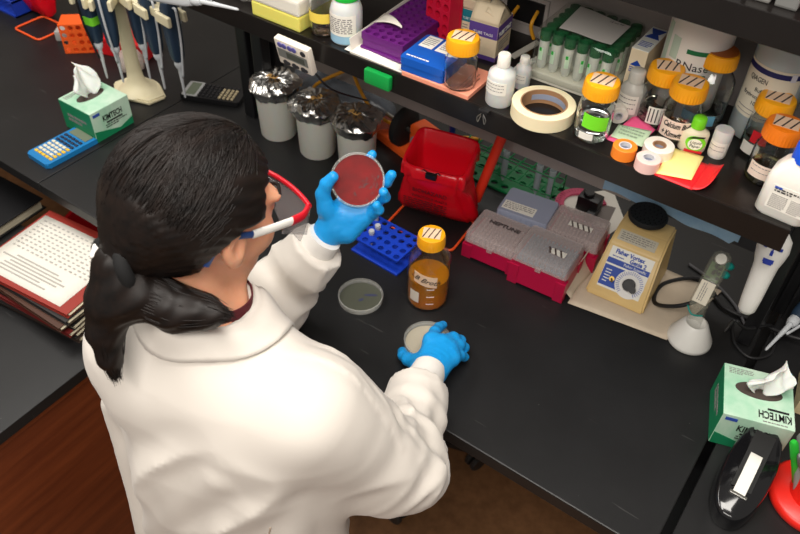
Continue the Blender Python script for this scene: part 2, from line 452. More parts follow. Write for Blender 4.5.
cable('yellow_cable', 'yellow cable hanging left of the white timer', [(-1.23, 0.53, 0.40), (-1.19, 0.50, 0.31), (-1.09, 0.49, 0.26), (-1.0, 0.53, 0.24), (-0.96, 0.62, 0.16)], 0.0045, YEL)
cable('yellow_cable', 'yellow cable looping behind the foil covered beakers', [(-1.27, 0.52, 0.38), (-1.285, 0.52, 0.22), (-1.25, 0.58, 0.08), (-1.17, 0.60, 0.05), (-1.12, 0.58, 0.12), (-1.03, 0.58, 0.19)], 0.0045, YEL)
cable('yellow_cable', 'yellow cable dropping behind the rightmost foil covered beaker', [(-1.02, 0.57, 0.26), (-1.0, 0.60, 0.14), (-0.955, 0.63, 0.06), (-0.86, 0.72, 0.008), (-0.75, 0.78, 0.005)], 0.0045, YEL)

# lower desk on the left with a wooden end
t = thing('side_desk', 'black topped side desk with red brown wooden end panel', 'desk', (-1.5, -0.5, -0.92))
bm = B(); box(bm, (-0.11, 0.05, 0.725), (1.0, 0.86, 0.03), 0.002); obj('desk_top', bm, EPOXY, t)
bm = B(); box(bm, (0.355, 0.04, 0.3675), (0.03, 0.80, 0.685)); pnl = obj('end_panel', bm, WOOD, t)
bm = B(); box(bm, (0.372, 0.04, 0.696), (0.006, 0.80, 0.028), 0.001); box(bm, (0.372, -0.352, 0.36), (0.006, 0.016, 0.64), 0.001); obj('edge_trim', bm, WOODEDGE, pnl)
bm = B(); box(bm, (-0.11, 0.42, 0.36), (0.9, 0.02, 0.68)); obj('back_panel', bm, WOOD, t)
# ================================================================ things on the bench
GREENM = mat('carton_green', (22, 128, 84), 0.45); CARTON = mat('carton_pale_green', (206, 228, 208), 0.45, var=1, vscale=14, rgb2=(150, 205, 172), stretch=(1, 1, 0.4))
CARTONW = mat('carton_white', (236, 238, 230), 0.5); TISSUE = mat('tissue', (236, 232, 226), 0.9, sub=0.2)
BLUEPRINT = mat('blue_print', (48, 78, 170), 0.6); DARKHOLE = mat('slot_dark', (70, 60, 54), 0.9)

def tissue_box(label, loc, w, d, h, tissue_dir, flip, rz=0, ty=-0.33, ts=1.0):
    t = thing('tissue_box', label, 'tissue box', loc, rz)
    # carton with an oval opening in its top
    bm = B(); box(bm, (0, 0, h / 2), (w, d, h), 0.0015); obj('carton', bm, CARTON, t)
    bm = B(); box(bm, (-w / 2 - 0.0002, 0, h / 2), (0.0006, d * 0.985, h * 0.97))
    prism(bm, [(-w/2 + .001, 0), (w/2 - .001, 0), (w/2 - .001, h * 0.26), (w * 0.15, h * 0.10), (-w/2 + .001, h * 0.36)], 0, 0.0006, M=frame((0, -d/2 - 0.0001, 0.001), (1, 0, 0), (0, 0, 1)))
    box(bm, (w / 2 + 0.0002, 0, h * 0.35), (0.0006, d * 0.98, h * 0.6))
    obj('green_print', bm, GREENM, t)
    top = lambda x, y, a=1: frame((x, y, h + 0.0005), (a, 0, 0), (0, a, 0))
    fr = lambda x, z: frame((x, -d/2 - 0.0008, z), (1, 0, 0), (0, 0, 1))
    text('lettering', 'KIMTECH', h * 0.26, fr(0.02 * w, h * 0.66) @ Matrix.Translation((0, 0, 0.0005)), INK, t, wid=w * 0.5, bold=0.0004)
    text('lettering', 'KIMTECH', h * 0.26, top(w * 0.22, d * ty, -1 if flip else 1) @ Matrix.Translation((0, 0, 0.0005)), INK, t, wid=w * 0.46, bold=0.0004)
    bm = B(); box(bm, (0.05 * w, 0, 0), (w * 0.42, h * 0.05, 0.0004), M=fr(0, h * 0.50) @ Matrix.Translation((0, 0, 0.0005)))
    scribble(bm, fr(0.08 * w, h * 0.38) @ Matrix.Translation((0, 0, 0.0004)), w * 0.55, h * 0.14, 2, 3)
    box(bm, (0, 0, 0), (w * 0.3, d * 0.035, 0.0004), M=top(w * 0.27, d * (ty + 0.11)) @ Matrix.Translation((0, 0, 0.0005)))
    obj('print', bm, INK, t)
    bm = B(); scribble(bm, top(-w * 0.25, d * 0.38), w * 0.36, d * 0.13, 4, 5); scribble(bm, top(w * 0.25, d * (ty - 0.13)), w * 0.4, d * 0.05, 1, 6); scribble(bm, frame((-w/2 - 0.0007, 0, h * 0.5), (0, -1, 0), (0, 0, 1)), d * 0.6, h * 0.3, 2, 8, fill=1.4)
    obj('fine_print', bm, CARTONW if not flip else GREYINK, t)
    bm = B(); box(bm, (-w * 0.36, 0, 0), (w * 0.17, h * 0.09, 0.0005), M=fr(0, h * 0.88)); obj('maker_mark', bm, BLUEPRINT, t)
    bm = B(); prism(bm, [(0.34 * w * math.cos(a), 0.15 * d * math.sin(a)) for a in [2 * PI * k / 28 for k in range(28)]], h - 0.0002, h + 0.0006, M=Matrix.Translation((0, d * 0.08, 0)))
    obj('opening', bm, DARKHOLE, t)
    # pulled-up tissue: a folded cone that rises out of the slot
    def f(u, v):
        a = (u - 0.5) * 2.0; wd = ts * (0.018 + 0.030 * math.sin(min(v * 2.0, 1.55)) - 0.022 * max(0, v - 0.5) * 2)
        x = a * wd * 1.15 + tissue_dir[0] * v * v + 0.003 * math.sin(6 * a + 9 * v); y = 0.010 * math.sin(3.4 * a + 1.0) * (0.6 + v) + 0.005 * math.sin(9 * a) * v + tissue_dir[1] * v * v + d * 0.08
        z = h + tissue_dir[2] * v + 0.007 * math.cos(2.6 * a) * v
        return (x, y, z)
    bm = B(); sheet(bm, f, 26, 16, 0.0008)
    def g(u, v):
        p = f(1 - u, v * 0.8); return (p[0] + 0.004, p[1] + 0.013 - 0.01 * v, p[2] - 0.004 + 0.004 * math.sin(8 * u))
    sheet(bm, g, 20, 10, 0.0008); o = obj('tissue', bm, TISSUE, t, 180)
    return t
tissue_box('green and white tissue carton beside the blue calculator', (-1.557, 0.243, 0), 0.115, 0.118, 0.082, (0.006, 0.034, 0.062), True, PI / 2, 0.30, 0.78)
tissue_box('green and white tissue carton right of the bench gap', (0.0648, 0.3256, 0), 0.114, 0.113, 0.084, (0.026, 0.014, 0.048), True, 0.31, -0.33, 0.60)

# blue school calculator with cream and yellow keys
def calculator(label, loc, rz, w, d, h, body, keys, rows, cols, keyc, screen_z, face=None):
    t = thing('calculator', label, 'calculator', loc, rz)
    bm = B(); prism(bm, rrect(w, d, 0.008), 0, h, bev=0.002); obj('case', bm, body, t)
    if face:
        bm = B(); prism(bm, rrect(w * 0.92, d * 0.27, 0.006), h, h + 0.0012, M=Matrix.Translation((0, d * 0.34, 0))); obj('top_plate', bm, face, t)
    bm = B(); box(bm, (0, d * 0.34, h + 0.001), (w * 0.78, d * 0.16, 0.002), 0.0008); obj('screen', bm, screen_z, t)
    for r in range(rows):
        for c in range(cols):
            m = keyc(r, c)
            kw = w * 0.84 / cols
            bm = B(); box(bm, ((c - (cols - 1) / 2) * kw, d * 0.19 - r * d * 0.63 / rows, h + 0.001), (kw * 0.72, d * 0.63 / rows * 0.62, 0.004), 0.0012); obj('key', bm, m, t)
    return t
CALCBLUE = plastic('calculator_blue', (28, 122, 186), 0.4); LCD = mat('lcd', (112, 122, 104), 0.25); KEYC = plastic('cream_key', (232, 222, 196), 0.5)
KEYY = plastic('yellow_key', (238, 190, 50), 0.5); KEYN = plastic('navy_key', (32, 46, 72), 0.5); KEYK = plastic('black_key', (30, 30, 34), 0.5); KEYG = plastic('khaki_key', (176, 162, 130), 0.5)
calculator('blue calculator with cream and yellow keys at the bench edge', (-1.542, 0.122, 0), -0.04, 0.083, 0.150, 0.013, CALCBLUE, None, 8, 5,
           lambda r, c: KEYN if r < 3 else (KEYY if c == 4 else (KEYY if r == 7 else KEYC)), LCD)
# black scientific calculator lying lengthwise in front of the shelf post
calculator('black scientific calculator with khaki number keys near the shelf post', (-1.425, 0.512, 0.002), 1.98, 0.074, 0.165, 0.013, BLACKP, None, 9, 5,
           lambda r, c: KEYG if r >= 5 and c < 4 else KEYK, LCD, mat('silver_plate', (176, 178, 178), 0.4))
# ---------------------------------------------------------------- pipette stand and pipettes
CREAM = plastic('cream_plastic', (222, 212, 178), 0.45); NAVY = plastic('navy_pipette', (34, 52, 72), 0.4); GREYTIP = plastic('pale_grey_plastic', (196, 200, 204), 0.35)
GREENTAPE = mat('green_tape', (112, 200, 40), 0.6)
PX, PY = -1.600, 0.405
t = thing('pipette_stand', 'cream carousel pipette stand on the bench', 'pipette stand', (PX, PY, 0))
bm = B(); prism(bm, [(0.085, 0.02), (0.02, 0.055), (-0.06, 0.05), (-0.075, -0.02), (-0.02, -0.06), (0.075, -0.03)], 0, 0.012, bev=0.004)
lathe(bm, [(0.055, 0.01), (0.034, 0.022), (0.022, 0.04), (0.0185, 0.07)], 24, M=xf((0, 0, 0))); obj('base', bm, CREAM, t, 40)
bm = B(); lathe(bm, [(0.019, 0.06), (0.0165, 0.2), (0.0155, 0.40)], 24); obj('pole', bm, CREAM, t, 40)
bm = B(); cyl(bm, (0, 0, 0.287), 0.045, 0.026, 32, 0.004); obj('hub', bm, CREAM, t, 40)
angs = [-2.34, -1.72, -0.86, -0.34, 0.18, 0.9, 2.0]
RAD = 0.115
def pipette(name, label, loc, m, rot=(0, 0, 0), band=False, group=None, full=True):
    t = thing(name, label, 'pipette', loc, rot=rot, group=group); t.scale = (1.3, 1.3, 1)
    # axis along z, tip at z = 0
    bm = B(); lathe(bm, [(0.0012, 0.0), (0.0021, 0.004), (0.0028, 0.045), (0.0034, 0.05), (0.0042, 0.085), (0.0055, 0.088)], 16); obj('tip_cone', bm, GREYTIP, t, 40)
    bm = B(); lathe(bm, [(0.0062, 0.084), (0.0085, 0.092), (0.0085, 0.104), (0.007, 0.106)], 16); obj('collar', bm, GREYTIP, t, 40)
    bm = B(); loft(bm, [[(x, y, z) for x, y in rrect(w_, d_, 0.006, 3)] for z, w_, d_ in ((0.103, 0.018, 0.018), (0.115, 0.022, 0.022), (0.15, 0.024, 0.026), (0.20, 0.025, 0.029), (0.235, 0.024, 0.027), (0.25, 0.020, 0.022))])
    obj('body', bm, m, t, 40)
    bm = B(); cyl(bm, (0, 0, 0.249), 0.006, 0.02, 16, 0.001); cyl(bm, (0, 0, 0.269), 0.009, 0.01, 16, 0.002); obj('plunger', bm, GREYTIP, t, 40)
    bm = B(); tube(bm, smooth_path([(0.014, 0, 0.24), (0.022, 0, 0.235), (0.02, 0, 0.16), (0.012, 0, 0.10), (0.0055, 0, 0.06)], 4), 0.0022, 6); obj('ejector', bm, GREYTIP if not band else BLACKP, t, 180)
    if band:
        bm = B(); loft(bm, [[(x, y, z) for x, y in rrect(0.0262, 0.0292, 0.006, 3)] for z in (0.152, 0.172)]); obj('tape_band', bm, GREENTAPE, t, 40)
    return t
PLAB = ['dark pipette with a green tape band, leftmost on the stand', 'dark pipette hanging just left of the cream pole', 'dark pipette hanging on the stand just right of the pole',
        'dark pipette in the middle of the stand\'s right side', 'dark pipette hanging rightmost on the cream stand', 'dark pipette hanging at the back right of the stand', 'dark pipette hanging behind the cream pole']
tips = [(-1.592, 0.318), (-1.545, 0.330), (-1.505, 0.382), (-1.440, 0.372), (-1.372, 0.376), (-1.50, 0.48), (-1.63, 0.50)]
for k, (x, y) in enumerate(tips):
    a = math.atan2(y - PY, x - PX)
    pipette('pipette', PLAB[k], (x, y, 0.085), NAVY, band=(k == 0), rot=(0, 0, a), group=None)
    d = math.hypot(x - PX, y - PY)
    bm = B(); box(bm, (d / 2 - 0.008, 0, 0), (d - 0.022, 0.036, 0.022), 0.003); box(bm, (d + 0.004, 0.0215, 0.0), (0.052, 0.010, 0.024), 0.003); box(bm, (d + 0.004, -0.0215, 0.0), (0.052, 0.010, 0.024), 0.003)
    o = obj('arm', bm, CREAM, t); o.location = (0, 0, 0.300); o.rotation_euler = (0, 0, a)

# ---------------------------------------------------------------- far left: red bag on its wire frame, racks behind
REDBAG = mat('red_bag_film', (226, 14, 34), 0.25, alpha=0.92, bump=0.9, bscale=26, sub=0.25)
ORWIRE = plastic('orange_wire', (246, 92, 40), 0.4); ORANGEP = plastic('orange_plastic', (240, 96, 34), 0.45)
def wire_frame(label, loc, w, d, rz=0, h=0.18):
    bm = B(); r = 0.003
    tube(bm, [(x, y, r) for x, y in rrect(w, d, 0.012, 3)], r, 8, closed=True)
    o = obj('bag_frame', bm, ORWIRE, smooth=180); o.location = loc; o.rotation_euler = (0, 0, rz)
    return tag(o, label, 'bag stand')
def red_bag(label, loc, top, bot, h, rz=0, seed=0, words=True):
    """open bag: rings from the flared bottom up to a rectangular rim folded over"""
    t = thing('biohazard_bag', label, 'waste bag', loc, rz)
    rnd = random.Random(seed); n = 72; rings = []
    def ring(w, d, z, wob, tilt=0.0):
        out = []
        for k in range(n):
            a = 2 * PI * k / n; c, s = math.cos(a), math.sin(a); e = 0.34 if z > h * 0.6 else 0.8
            x = math.copysign(abs(c) ** e, c) * w / 2; y = math.copysign(abs(s) ** e, s) * d / 2
            g = 1 + wob * (math.sin(5 * a + seed + z * 20) * 0.5 + math.sin(11 * a + 2 + z * 46) * 0.45 + math.sin(19 * a + z * 70) * 0.25)
            out.append((x * g, y * g + 0.04 * (0.5 - z / h) * (h * 0.1), z + wob * 0.05 * math.sin(3 * a) + tilt * y))
        return out
    W, D = top; w_, d_ = bot
    prof = [(w_ * 0.96, d_ * 0.45, 0.001, 0.04), (w_ * 1.03, d_ * 0.62, 0.006, 0.06), (w_ * 1.0, d_ * 0.95, h * 0.16, 0.08), (w_ * 0.93, d_ * 1.12, h * 0.34, 0.09), (w_ * 0.86, d_ * 1.12, h * 0.5, 0.08), (W * 0.95, D * 0.98, h * 0.64, 0.06), (W * 0.92, D * 0.90, h * 0.72, 0.05)]
    bm = B(); loft(bm, [ring(a, b, z, wv) for a, b, z, wv in prof] + [ring(W, D, h * 0.96, 0.012, 0.25)], cap=False)
    # inner wall and the cuff folded over the rim
    loft(bm, [ring(W * 1.02, D * 1.10, h * 0.74, 0.09), ring(W * 1.05, D * 1.08, h * 0.88, 0.05, 0.15), ring(W * 1.02, D * 1.02, h, 0.012, 0.25), ring(W * 0.95, D * 0.93, h * 0.985, 0.012, 0.25), ring(W * 0.9, D * 0.84, h * 0.7, 0.05), ring(W * 0.8, D * 0.6, h * 0.3, 0.08), ring(W * 0.4, D * 0.2, h * 0.16, 0.05)], cap=False)
    obj('bag_film', bm, REDBAG, t, 180)
    if words:
        y0 = -d_ * 0.5 - 0.003; PR = mat('dark_red_print', (70, 6, 14), 0.6); F = lambda x, z: frame((x, y0 + (z / h) * (d_ - D) * 0.5 - 0.008, z), (1, 0, 0), (0, (d_ - D) * 0.5 / h, 1))
        for ln, (s, zz, sz) in enumerate([('BIOHAZARD', 0.56, 0.014), ('INFECTIOUS WASTE', 0.46, 0.009)]):
            text('lettering', s, sz, F(0.0, h * zz), PR, t)
        bm = B(); scribble(bm, F(-0.01, h * 0.3), w_ * 0.55, h * 0.22, 6, 3); obj('print', bm, PR, t)
    return t
wire_frame('orange wire bag frame in front of the upright red bag at far left', (-2.09, 0.46, 0), 0.115, 0.10)
red_bag('large red waste bag standing on the orange frame at far left', (-2.165, 0.525, 0.006), (0.17, 0.12), (0.10, 0.08), 0.26, seed=4, words=False)
bm = B(); quad(bm, [(-2.150, 0.462, 0.135), (-2.125, 0.462, 0.135), (-2.125, 0.460, 0.162), (-2.150, 0.460, 0.162)], 0.0008); tag(obj('paper_label', bm, TAPE_TAN), 'pale square sticker on the red bag at far left', 'sticker')
BLUER = plastic('blue_rack', (28, 62, 176), 0.4)
def hole_plate(bm, w, d, z0, z1, nx, ny, r, M=None, mi=0, seg=10, corner=0.004, depth=None):
    """plate with real round through-holes: each grid cell is a square face ring around its hole"""
    t = bmesh.new(); cw, cd = w / nx, d / ny; cache = {}
    def vv(x, y, z):
        k = (round(x, 6), round(y, 6), round(z, 6))
        if k not in cache: cache[k] = t.verts.new((x, y, z))
        return cache[k]
    zb = z0
    for i in range(nx):
        for j in range(ny):
            cx, cy = -w / 2 + (i + 0.5) * cw, -d / 2 + (j + 0.5) * cd
            sq = []; ci = []
            for k in range(8):
                a = PI / 4 * k + PI / 8 * 0; c, s = math.cos(a), math.sin(a); m = max(abs(c), abs(s))
                sq.append((cx + c / m * cw / 2, cy + s / m * cd / 2)); ci.append((cx + c * r, cy + s * r))
            for k in range(8):
                n = (k + 1) % 8
                t.faces.new((vv(*sq[k], z1), vv(*sq[n], z1), vv(*ci[n], z1), vv(*ci[k], z1)))
                t.faces.new((vv(*ci[k], z1), vv(*ci[n], z1), vv(*ci[n], zb), vv(*ci[k], zb)))
                t.faces.new((vv(*sq[n], z0), vv(*sq[k], z0), vv(*ci[k], z0), vv(*ci[n], z0)))
    e = [x for x in t.edges if x.is_boundary]
    # outer walls
    for x in e:
        a, b = x.verts
        if abs(a.co.z - z1) < 1e-7 and abs(b.co.z - z1) < 1e-7:
            try: t.faces.new((b, a, vv(a.co.x, a.co.y, z0), vv(b.co.x, b.co.y, z0)))
            except ValueError: pass
    bmesh.ops.recalc_face_normals(t, faces=t.faces)
    return merge(bm, t, M, mi)
t = thing('tube_rack', 'blue tube rack behind the red bag at far left', 'tube rack', (-2.30, 0.50, 0))
bm = B(); hole_plate(bm, 0.20, 0.09, 0.045, 0.05, 8, 4, 0.008); obj('top_plate', bm, BLUER, t)
bm = B(); box(bm, (0, 0, 0.0025), (0.20, 0.09, 0.005)); box(bm, (-0.098, 0, 0.025), (0.004, 0.09, 0.05)); box(bm, (0.098, 0, 0.025), (0.004, 0.09, 0.05)); obj('base', bm, BLUER, t)

# orange rack lying on its side, red rack, beige pot and grey wedge between it and the pipettes
t = thing('tube_rack', 'orange tube rack tipped on its side behind the green banded pipette', 'tube rack', (-1.905, 0.465, 0.045), rot=(0, 0, 0.75))
bm = B(); hole_plate(bm, 0.085, 0.088, 0, 0.004, 4, 4, 0.0075, M=xf((0, -0.03, 0), (PI / 2, 0, 0))); obj('top_plate', bm, ORANGEP, t)
bm = B(); box(bm, (0, 0, 0.041), (0.085, 0.06, 0.004), 0.001); box(bm, (0, 0, -0.041), (0.085, 0.06, 0.004), 0.001); box(bm, (0, 0.03, 0), (0.085, 0.003, 0.082)); obj('frame', bm, ORANGEP, t)
t = thing('storage_rack', 'red lidded tube box behind the hanging pipettes', 'tube box', (-1.79, 0.53, 0), 0.3)
REDP = plastic('red_plastic', (214, 26, 34), 0.4)
bm = B(); box(bm, (0, 0, 0.02), (0.17, 0.085, 0.04), 0.004); obj('tray', bm, REDP, t)
bm = B(); box(bm, (0, 0, 0.047), (0.174, 0.089, 0.014), 0.004); obj('lid', bm, REDP, t)
t = thing('tip_bag', 'clear bag of pale tips behind the pipette stand', 'bag', (-1.70, 0.47, 0), 0.4)
bm = B(); lathe(bm, [(0.02, 0.0), (0.035, 0.01), (0.036, 0.035), (0.024, 0.055), (0.008, 0.062)], 20, ripple=lambda k, i: 1 + 0.08 * math.sin(i * 2.3 + k)); obj('film', bm, clear('cloudy_film', (226, 214, 206), 0.25, 0.55), t, 180)
bm = B(); box(bm, (0, 0, 0), (0.052, 0.05, 0.03), 0.003, M=xf((-1.985, 0.475, 0.016), (0, 0, 0.6))); tag(obj('grey_block', bm, plastic('grey_plastic', (168, 168, 164), 0.5), smooth=30), 'small grey block between the orange frame and orange rack', 'block')
t = thing('pink_pot', 'small pinkish pot standing behind the orange rack', 'pot', (-1.97, 0.60, 0))
bm = B(); lathe(bm, [(0.026, 0), (0.028, 0.004), (0.028, 0.055), (0.026, 0.058)], 24); obj('body', bm, plastic('pink_beige', (226, 178, 160), 0.5), t, 40)
bm = B(); cyl(bm, (0, 0, 0.058), 0.029, 0.012, 24, 0.002); obj('lid', bm, plastic('pink_beige', (226, 178, 160), 0.5), t, 40)

# ---------------------------------------------------------------- foil-covered beakers
FROST = mat('frosted_polypropylene', (230, 224, 214), 0.5, alpha=0.92, sub=0.3); FOIL = mat('aluminium_foil', (200, 198, 194), 0.26, metal=1.0, bump=1.0, bscale=55)
def beaker(label, loc, r, h, seed, rz):
    t = thing('beaker', label, 'beaker', loc, rz)
    bm = B(); lathe(bm, [(0.0, 0.0), (r * 0.80, 0.0), (r * 0.86, 0.005), (r * 0.97, h - 0.01), (r * 1.05, h), (r * 1.0, h), (r * 0.93, h - 0.012), (r * 0.82, 0.008), (0.0, 0.005)], 40); obj('cup', bm, FROST, t, 40)
    # crumpled foil cap: crowned top, flared skirt with a wandering rim
    rnd = random.Random(seed); n = 72
    ph = [rnd.uniform(0, 6.28) for _ in range(8)]
    def wob(a, k): return sum(math.sin((3 + 2 * i) * a + ph[i] + k * 0.8) / (1 + 0.6 * i) for i in range(5)) * 0.4
    prof = [(0.0, 0.010), (0.3, 0.013), (0.6, 0.013), (0.85, 0.012), (1.02, 0.009), (1.12, 0.004), (1.22, 0.000), (1.23, -0.002), (1.12, -0.008), (1.08, -0.020), (1.04, -0.026)]
    rings = []
    for k, (q, z) in enumerate(prof):
        rr = []
        for i in range(n):
            a = 2 * PI * i / n; am = 0.10 if 4 < k < 8 else (0.05 if k >= 8 else 0.03)
            cr = (0.0024 * math.sin(7 * a + 2.3 * k + seed) + 0.0022 * math.sin(17 * a + 5 * k + 2 * math.sin(3 * a))) * (q > 0.2)
            rad = r * max(q, 0.02) * (1 + am * wob(a, k * (0.3 if k < 5 else 0.1))); rr.append((rad * math.cos(a), rad * math.sin(a), h + z + cr * 0.8 + (0.004 * wob(a, 3) if k > 3 else 0.003 * wob(a * 2, k))))
        rings.append(rr)
    bm = B(); loft(bm, rings, cap=True); fo = obj('foil_cover', bm, FOIL, t, 60)
    bm = B()
    quad(bm, [(-0.016, -0.012, h + 0.019), (0.012, -0.015, h + 0.019), (0.014, -0.004, h + 0.019), (-0.014, 0.0, h + 0.019)], 0.0008, 4, lambda u, v: 0.002 * math.sin(u * 7))
    obj('tape_strip', bm, mat('yellow_tape', (206, 160, 92), 0.7), t)
    bm = B()
    for k in range(3): box(bm, (-0.008 + 0.007 * k, -0.0075, h + 0.0205), (0.003, 0.009, 0.001), M=None)
    obj('tape_marks', bm, INK, t)
beaker('foil covered frosted beaker, leftmost of the three', (-1.178, 0.494, 0), 0.052, 0.146, 1, 0.4)
beaker('foil covered frosted beaker, middle of the three', (-1.051, 0.494, 0), 0.051, 0.138, 2, 1.3)
beaker('foil covered frosted beaker behind the held red petri dish', (-0.938, 0.506, 0), 0.050, 0.136, 5, 0.2)
# bag of cables behind the beakers
bm = B(); lathe(bm, [(0.0, 0.0), (0.09, 0.002), (0.11, 0.03), (0.10, 0.08), (0.05, 0.12), (0.0, 0.13)], 36, ripple=lambda k, i: 1 + 0.06 * math.sin(i * 1.7 + k * 2), sx=1.5, sy=0.55)
o = obj('plastic_bag', bm, clear('grey_film', (120, 128, 138), 0.2, 0.6), smooth=180); o.location = (-1.10, 0.66, 0); tag(o, 'crumpled grey plastic bag behind the foil covered beakers', 'bag')

# orange bench tool with a black wheel
t = thing('orange_clamp', 'orange bench tool with black wheel behind the red bag', 'tool', (-0.90, 0.64, 0), -0.28)
bm = B(); box(bm, (0.01, 0, 0.012), (0.22, 0.07, 0.024), 0.004); box(bm, (0.085, 0.01, 0.055), (0.09, 0.05, 0.075), 0.012, seg=3); obj('body', bm, ORANGEP, t, 40)
bm = B(); lathe(bm, [(0.012, -0.012), (0.044, -0.012), (0.05, -0.007), (0.05, 0.007), (0.044, 0.012), (0.012, 0.012)], 40, M=xf((0.018, -0.01, 0.07), (0, PI / 2, 0.2))); obj('wheel', bm, mat('black_rubber', (20, 20, 20), 0.7), t, 40)
bm = B(); tube(bm, [(-0.09, -0.01, 0.07), (0.06, -0.01, 0.07)], 0.005, 12); obj('shaft', bm, STEEL, t, 40)
bm = B(); cyl(bm, (0, 0, 0), 0.024, 0.008, 32, 0.002, M=xf((0.08, -0.016, 0.053), (PI / 2, 0, 0))); cyl(bm, (0, 0, 0.008), 0.012, 0.004, 24, 0.001, M=xf((0.08, -0.016, 0.053), (PI / 2, 0, 0))); obj('dial', bm, plastic('grey_dial', (150, 152, 154), 0.45), t, 40)
bm = B(); cyl(bm, (0, 0, 0), 0.0075, 0.30, 16); o = obj('blue_rod', bm, plastic('dark_blue', (22, 46, 112), 0.4), smooth=40); o.location = (-0.765, 0.65, 0.0); tag(o, 'dark blue upright rod behind the red bag', 'rod')

# ---------------------------------------------------------------- red waste bag in the middle, on an orange wire frame
wire_frame('orange wire frame under the open red bag at centre', (-0.675, 0.435, 0), 0.165, 0.115, 0.08, 0.15)
red_bag('open red biohazard bag in the middle of the bench', (-0.688, 0.478, 0.007), (0.140, 0.108), (0.182, 0.085), 0.162, 0.22, seed=1)
t = thing('binder_clip', 'black clip on the rim of the centre red bag', 'clip', (-0.672, 0.416, 0.148), 0.22)
bm = B(); box(bm, (0, 0, 0), (0.024, 0.010, 0.013), 0.002); obj('jaw', bm, BLACKP, t)
for s in (-1, 1):
    bm = B(); tube(bm, [(s * 0.004, 0, 0.005), (s * 0.016, -0.004, 0.016), (s * 0.020, -0.002, 0.010)], 0.0013, 6); obj('handle', bm, BLACKP, t)
bm = B(); cyl(bm, (0, 0, 0), 0.011, 0.27, 20, 0.002); o = obj('red_tube', bm, plastic('orange_red', (226, 54, 30), 0.4), smooth=40); o.location = (-0.622, 0.535, 0.03); o.rotation_euler = (-0.22, 0.15, 0); tag(o, 'orange red tube sticking up behind the centre red bag', 'tube')

# ---------------------------------------------------------------- green wire rack and conical tubes
GREENW = plastic('green_wire', (16, 128, 72), 0.4)
t = thing('wire_rack', 'green wire tube rack on a green tray beside the red bag', 'tube rack', (-0.608, 0.682, 0), 0.01)
bm = B(); hole_plate(bm, 0.255, 0.105, 0.001, 0.006, 9, 3, 0.009); obj('tray', bm, plastic('green_tray', (14, 118, 66), 0.4), t)
bm = B(); r = 0.0018
for z in (0.035, 0.085):
    tube(bm, [(x, y, z) for x, y in rrect(0.235, 0.075, 0.006, 2)], r, 6, closed=True)
    for k in range(1, 8): x = -0.1175 + 0.235 * k / 8; tube(bm, [(x, -0.0375, z), (x, 0.0375, z)], r, 6)
    tube(bm, [(-0.1175, 0, z), (0.1175, 0, z)], r, 6)
for x in (-0.1175, 0.1175):
    for y in (-0.036, 0.036): tube(bm, [(x, y, 0.006), (x, y, 0.086)], r, 6)
obj('wires', bm, GREENW, t, 180)
CT = clear('clear_tube_plastic', (206, 216, 220), 0.12, 0.45)
for lab, x, y in (('conical tube with blue liquid in the middle of the green rack', -0.015, -0.019), ('conical tube right of centre in the green rack', 0.072, -0.019), ('conical tube at the right end of the green rack', 0.105, -0.019), ('conical tube at the back left of the green rack', -0.045, 0.019)):
    t = thing('conical_tube', lab, 'tube', (-0.608 + x, 0.682 + y, 0.008))
    bm = B(); lathe(bm, [(0.002, 0), (0.008, 0.018), (0.0082, 0.085), (0.0072, 0.085), (0.007, 0.02), (0.0, 0.004)], 20); obj('tube_wall', bm, CT, t, 40)
    bm = B(); lathe(bm, [(0.0015, 0.004), (0.0066, 0.019), (0.0066, 0.06)], 16); obj('liquid', bm, mat('pale_blue_liquid', (120, 170, 196), 0.1, alpha=0.75), t, 40)

# ---------------------------------------------------------------- blue two-deck microtube rack
t = thing('tube_rack', 'blue two tier microtube rack beside the gloved hand', 'tube rack', (-0.700, 0.300, 0), -0.04)
rb = plastic('bright_blue', (22, 62, 186), 0.38)
bm = B(); hole_plate(bm, 0.125, 0.088, 0.040, 0.044, 6, 4, 0.0068); obj('top_plate', bm, rb, t)
bm = B(); box(bm, (0, 0, 0.003), (0.125, 0.088, 0.006), 0.002)
for x in (-0.055, 0.055):
    box(bm, (x, 0.042, 0.022), (0.012, 0.003, 0.040))
for i in range(6):
    for j in range(4): cyl(bm, (-0.052 + i * 0.0208, -0.033 + j * 0.022, 0.006), 0.004, 0.001, 10)
obj('base_plate', bm, rb, t)
FROSTT = clear('frosted_tube', (214, 216, 220), 0.3, 0.75)
for lab, x, y, dz in (('clear microtube sticking up from the blue rack by the glove', -0.052, 0.033, 0.014), ('capped microtube in the blue rack\'s back row, nearer the glove', -0.031, 0.011, 0.0), ('microtube in the blue rack\'s second row', -0.0312, -0.011, 0.0)):
    t = thing('microtube', lab, 'tube', (-0.700 + x, 0.300 + y, 0.012 + dz), 0.2)
    bm = B(); lathe(bm, [(0.001, 0), (0.0052, 0.016), (0.0054, 0.036), (0.0066, 0.037), (0.0066, 0.0395)], 16); obj('tube_wall', bm, FROSTT, t, 40)
    bm = B(); cyl(bm, (0, 0, 0.0395), 0.0062, 0.004, 16, 0.001); obj('cap', bm, FROSTT, t, 40)

